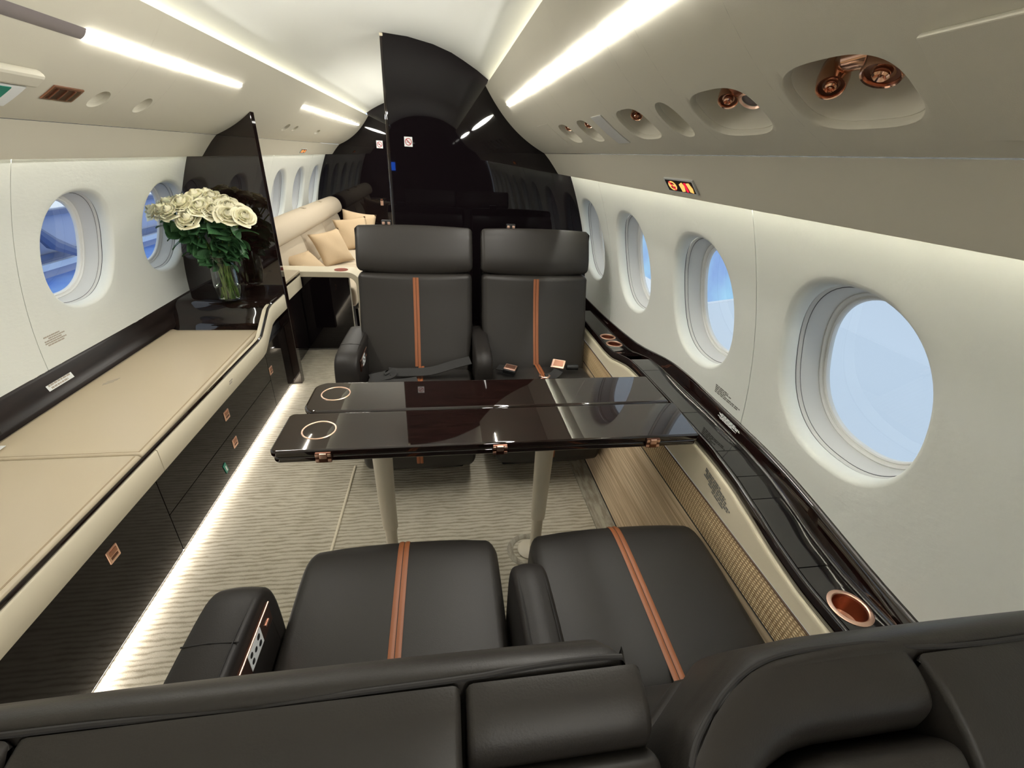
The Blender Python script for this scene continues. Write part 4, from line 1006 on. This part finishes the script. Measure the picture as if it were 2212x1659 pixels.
obj('top', M().box(-1.15, -.715, YP+.053, SY0-.003, .592, .610), CREAM, sc_, bevel=.004)
obj('edge_lip', M().box(-1.15, -.717, YP+.053, SY0-.003, .576, .592), LACQ, sc_, bevel=.003)
obj('front_band', M().box(-.745, -.716, YP+.053, SY0-.003, .488, .574), CREAMTRIM, sc_, bevel=.003)
def cushion(label, c, s, n, up, seed):
    r = random.Random(seed); mb = M(); n_ = Vector(n).normalized(); u = Vector(up); u = (u-n_*u.dot(n_)).normalized(); w_ = n_.cross(u)
    G = 15
    for sg in (1, -1):
        def f(a, b):
            e = (1-abs(a)**2.6)*(1-abs(b)**2.6); e = max(0, e)**.55
            pin = 1-.09*(1-abs(a)**2)*abs(b)**3 ; pin2 = 1-.09*(1-abs(b)**2)*abs(a)**3
            q = Vector(c)+w_*(a*s/2*pin2)+u*(b*s/2*pin)+n_*(sg*e*s*.17*(1+.10*math.sin(5*a+seed)*math.cos(4*b+seed)))
            return tuple(q)
        mb.grid(f, lin(-1, 1, G), lin(-1, 1, G))
    me = obj('throw_pillow', mb, PILLOW, None, angle=80)
    bm = bmesh.new(); bm.from_mesh(me.data); bmesh.ops.remove_doubles(bm, verts=bm.verts, dist=.0008); bmesh.ops.recalc_face_normals(bm, faces=bm.faces); bm.to_mesh(me.data); bm.free()
    return tag(me, label, 'pillow', 'sand pillows on the sofa')
cushion('sand pillow half hidden behind the cream sofa arm, nearest the partition', (-.77, 3.62, .545), .28, (.45, -.35, .8), (.5, .6, .2), 1)
cushion('plump sand pillow standing on one corner in the middle of the sofa seat', (-.70, 4.18, .585), .31, (.6, -.62, .50), (-.35, .2, .9), 2)
cushion('larger sand pillow at the far end of the sofa, front one of the pair', (-.63, 4.86, .60), .33, (.30, -.82, .48), (-.22, .3, 1), 3)
cushion('sand pillow leaning behind the larger far pillow on the sofa', (-.60, 5.02, .63), .34, (.25, -.9, .35), (.12, .25, 1), 4)

# ================================================================ OUTSIDE THE WINDOWS (exhibition hall)
def flat(name, P, material): 
    return obj(name, M().add(P, [tuple(range(len(P)))]), material, None, smooth=False)
HB = noise_col(mat('blue hall floor', (.1, .25, .75), .5), (.10, .24, .78), (.26, .48, .92), .9, lo=.3, hi=.7)
HG = mat('grey blue hall wall', (.52, .55, .68), .7); HD = mat('dark hall steel', (.17, .20, .32), .6); HW = mat('white wing skin', (.76, .82, .88), .35)
HL = noise_col(mat('pale blue hall wall', (.42, .60, .90), .6), (.34, .48, .82), (.50, .80, .98), .5)
hl = struct(flat('exterior_floor', [(-1.9, -12, -1.42), (-1.9, 26, -1.42), (-14, 26, -1.42), (-14, -12, -1.42)], HB))
hw_ = struct(obj('exterior_wall_port', M().box(-8.3, -8.1, -6, 26, -1.42, -.14), HG, None))
tag(obj('hall_railing', M().box(-8.0, -7.9, -6, 26, -1.22, -1.10), HW), 'white rail outside beyond the sideboard windows', 'railing')
tag(obj('hall_railing', M().box(-8.09, -8.02, -6, 26, -1.06, -.95), HD), 'dark grey rail outside beyond the sideboard windows', 'railing')
tag(obj('hall_beam', M().box(-8.09, -7.95, -6, 26, -.22, -.12), HD), 'dark beam at the top of the grey hall wall outside', 'beam')
st_ = M(); st_.tube([(-7.8, 10.35, -.25), (-7.8, 10.75, -.70), (-7.8, 11.3, -.98)], [.07, .14, .10], 8); tag(obj('hall_strut', st_, HD), 'dark diagonal strut outside the window above the sideboard', 'strut')
hw2 = struct(obj('exterior_wall_starboard', M().box(9.0, 9.2, -8, 30, -3, 1.2), HL, None))
tag(obj('exhibition_board', M().box(7.4, 7.55, -6, 8.6, -3, 3.2), HW), 'plain white exhibition panel outside the window nearest the camera', 'panel')
wg = thing('wing', 'pale white aircraft wing seen outside through the windows above the ledge', 'wing', (3.5, 2.5, -.6))
obj('wing_skin', M().loft([[(1.75, -2.0, -.55), (1.75, 5.0, -.42), (1.75, 5.1, -.46), (1.75, -2.0, -.80)], [(5.2, -1.2, -.40), (5.2, 5.9, -.30), (5.2, 6.0, -.33), (5.2, -1.2, -.5)]]), HW, wg, bevel=.01)
obj('leading_edge', M().tube([(1.75, 5.05, -.44), (5.2, 5.95, -.315)], .035, 10), mat('bright slat metal', (.95, .97, 1.0), .25), wg)
obj('panel_line', M().tube([(1.9, 4.35, -.527), (5.0, 4.95, -.346)], .008, 6), HG, wg)
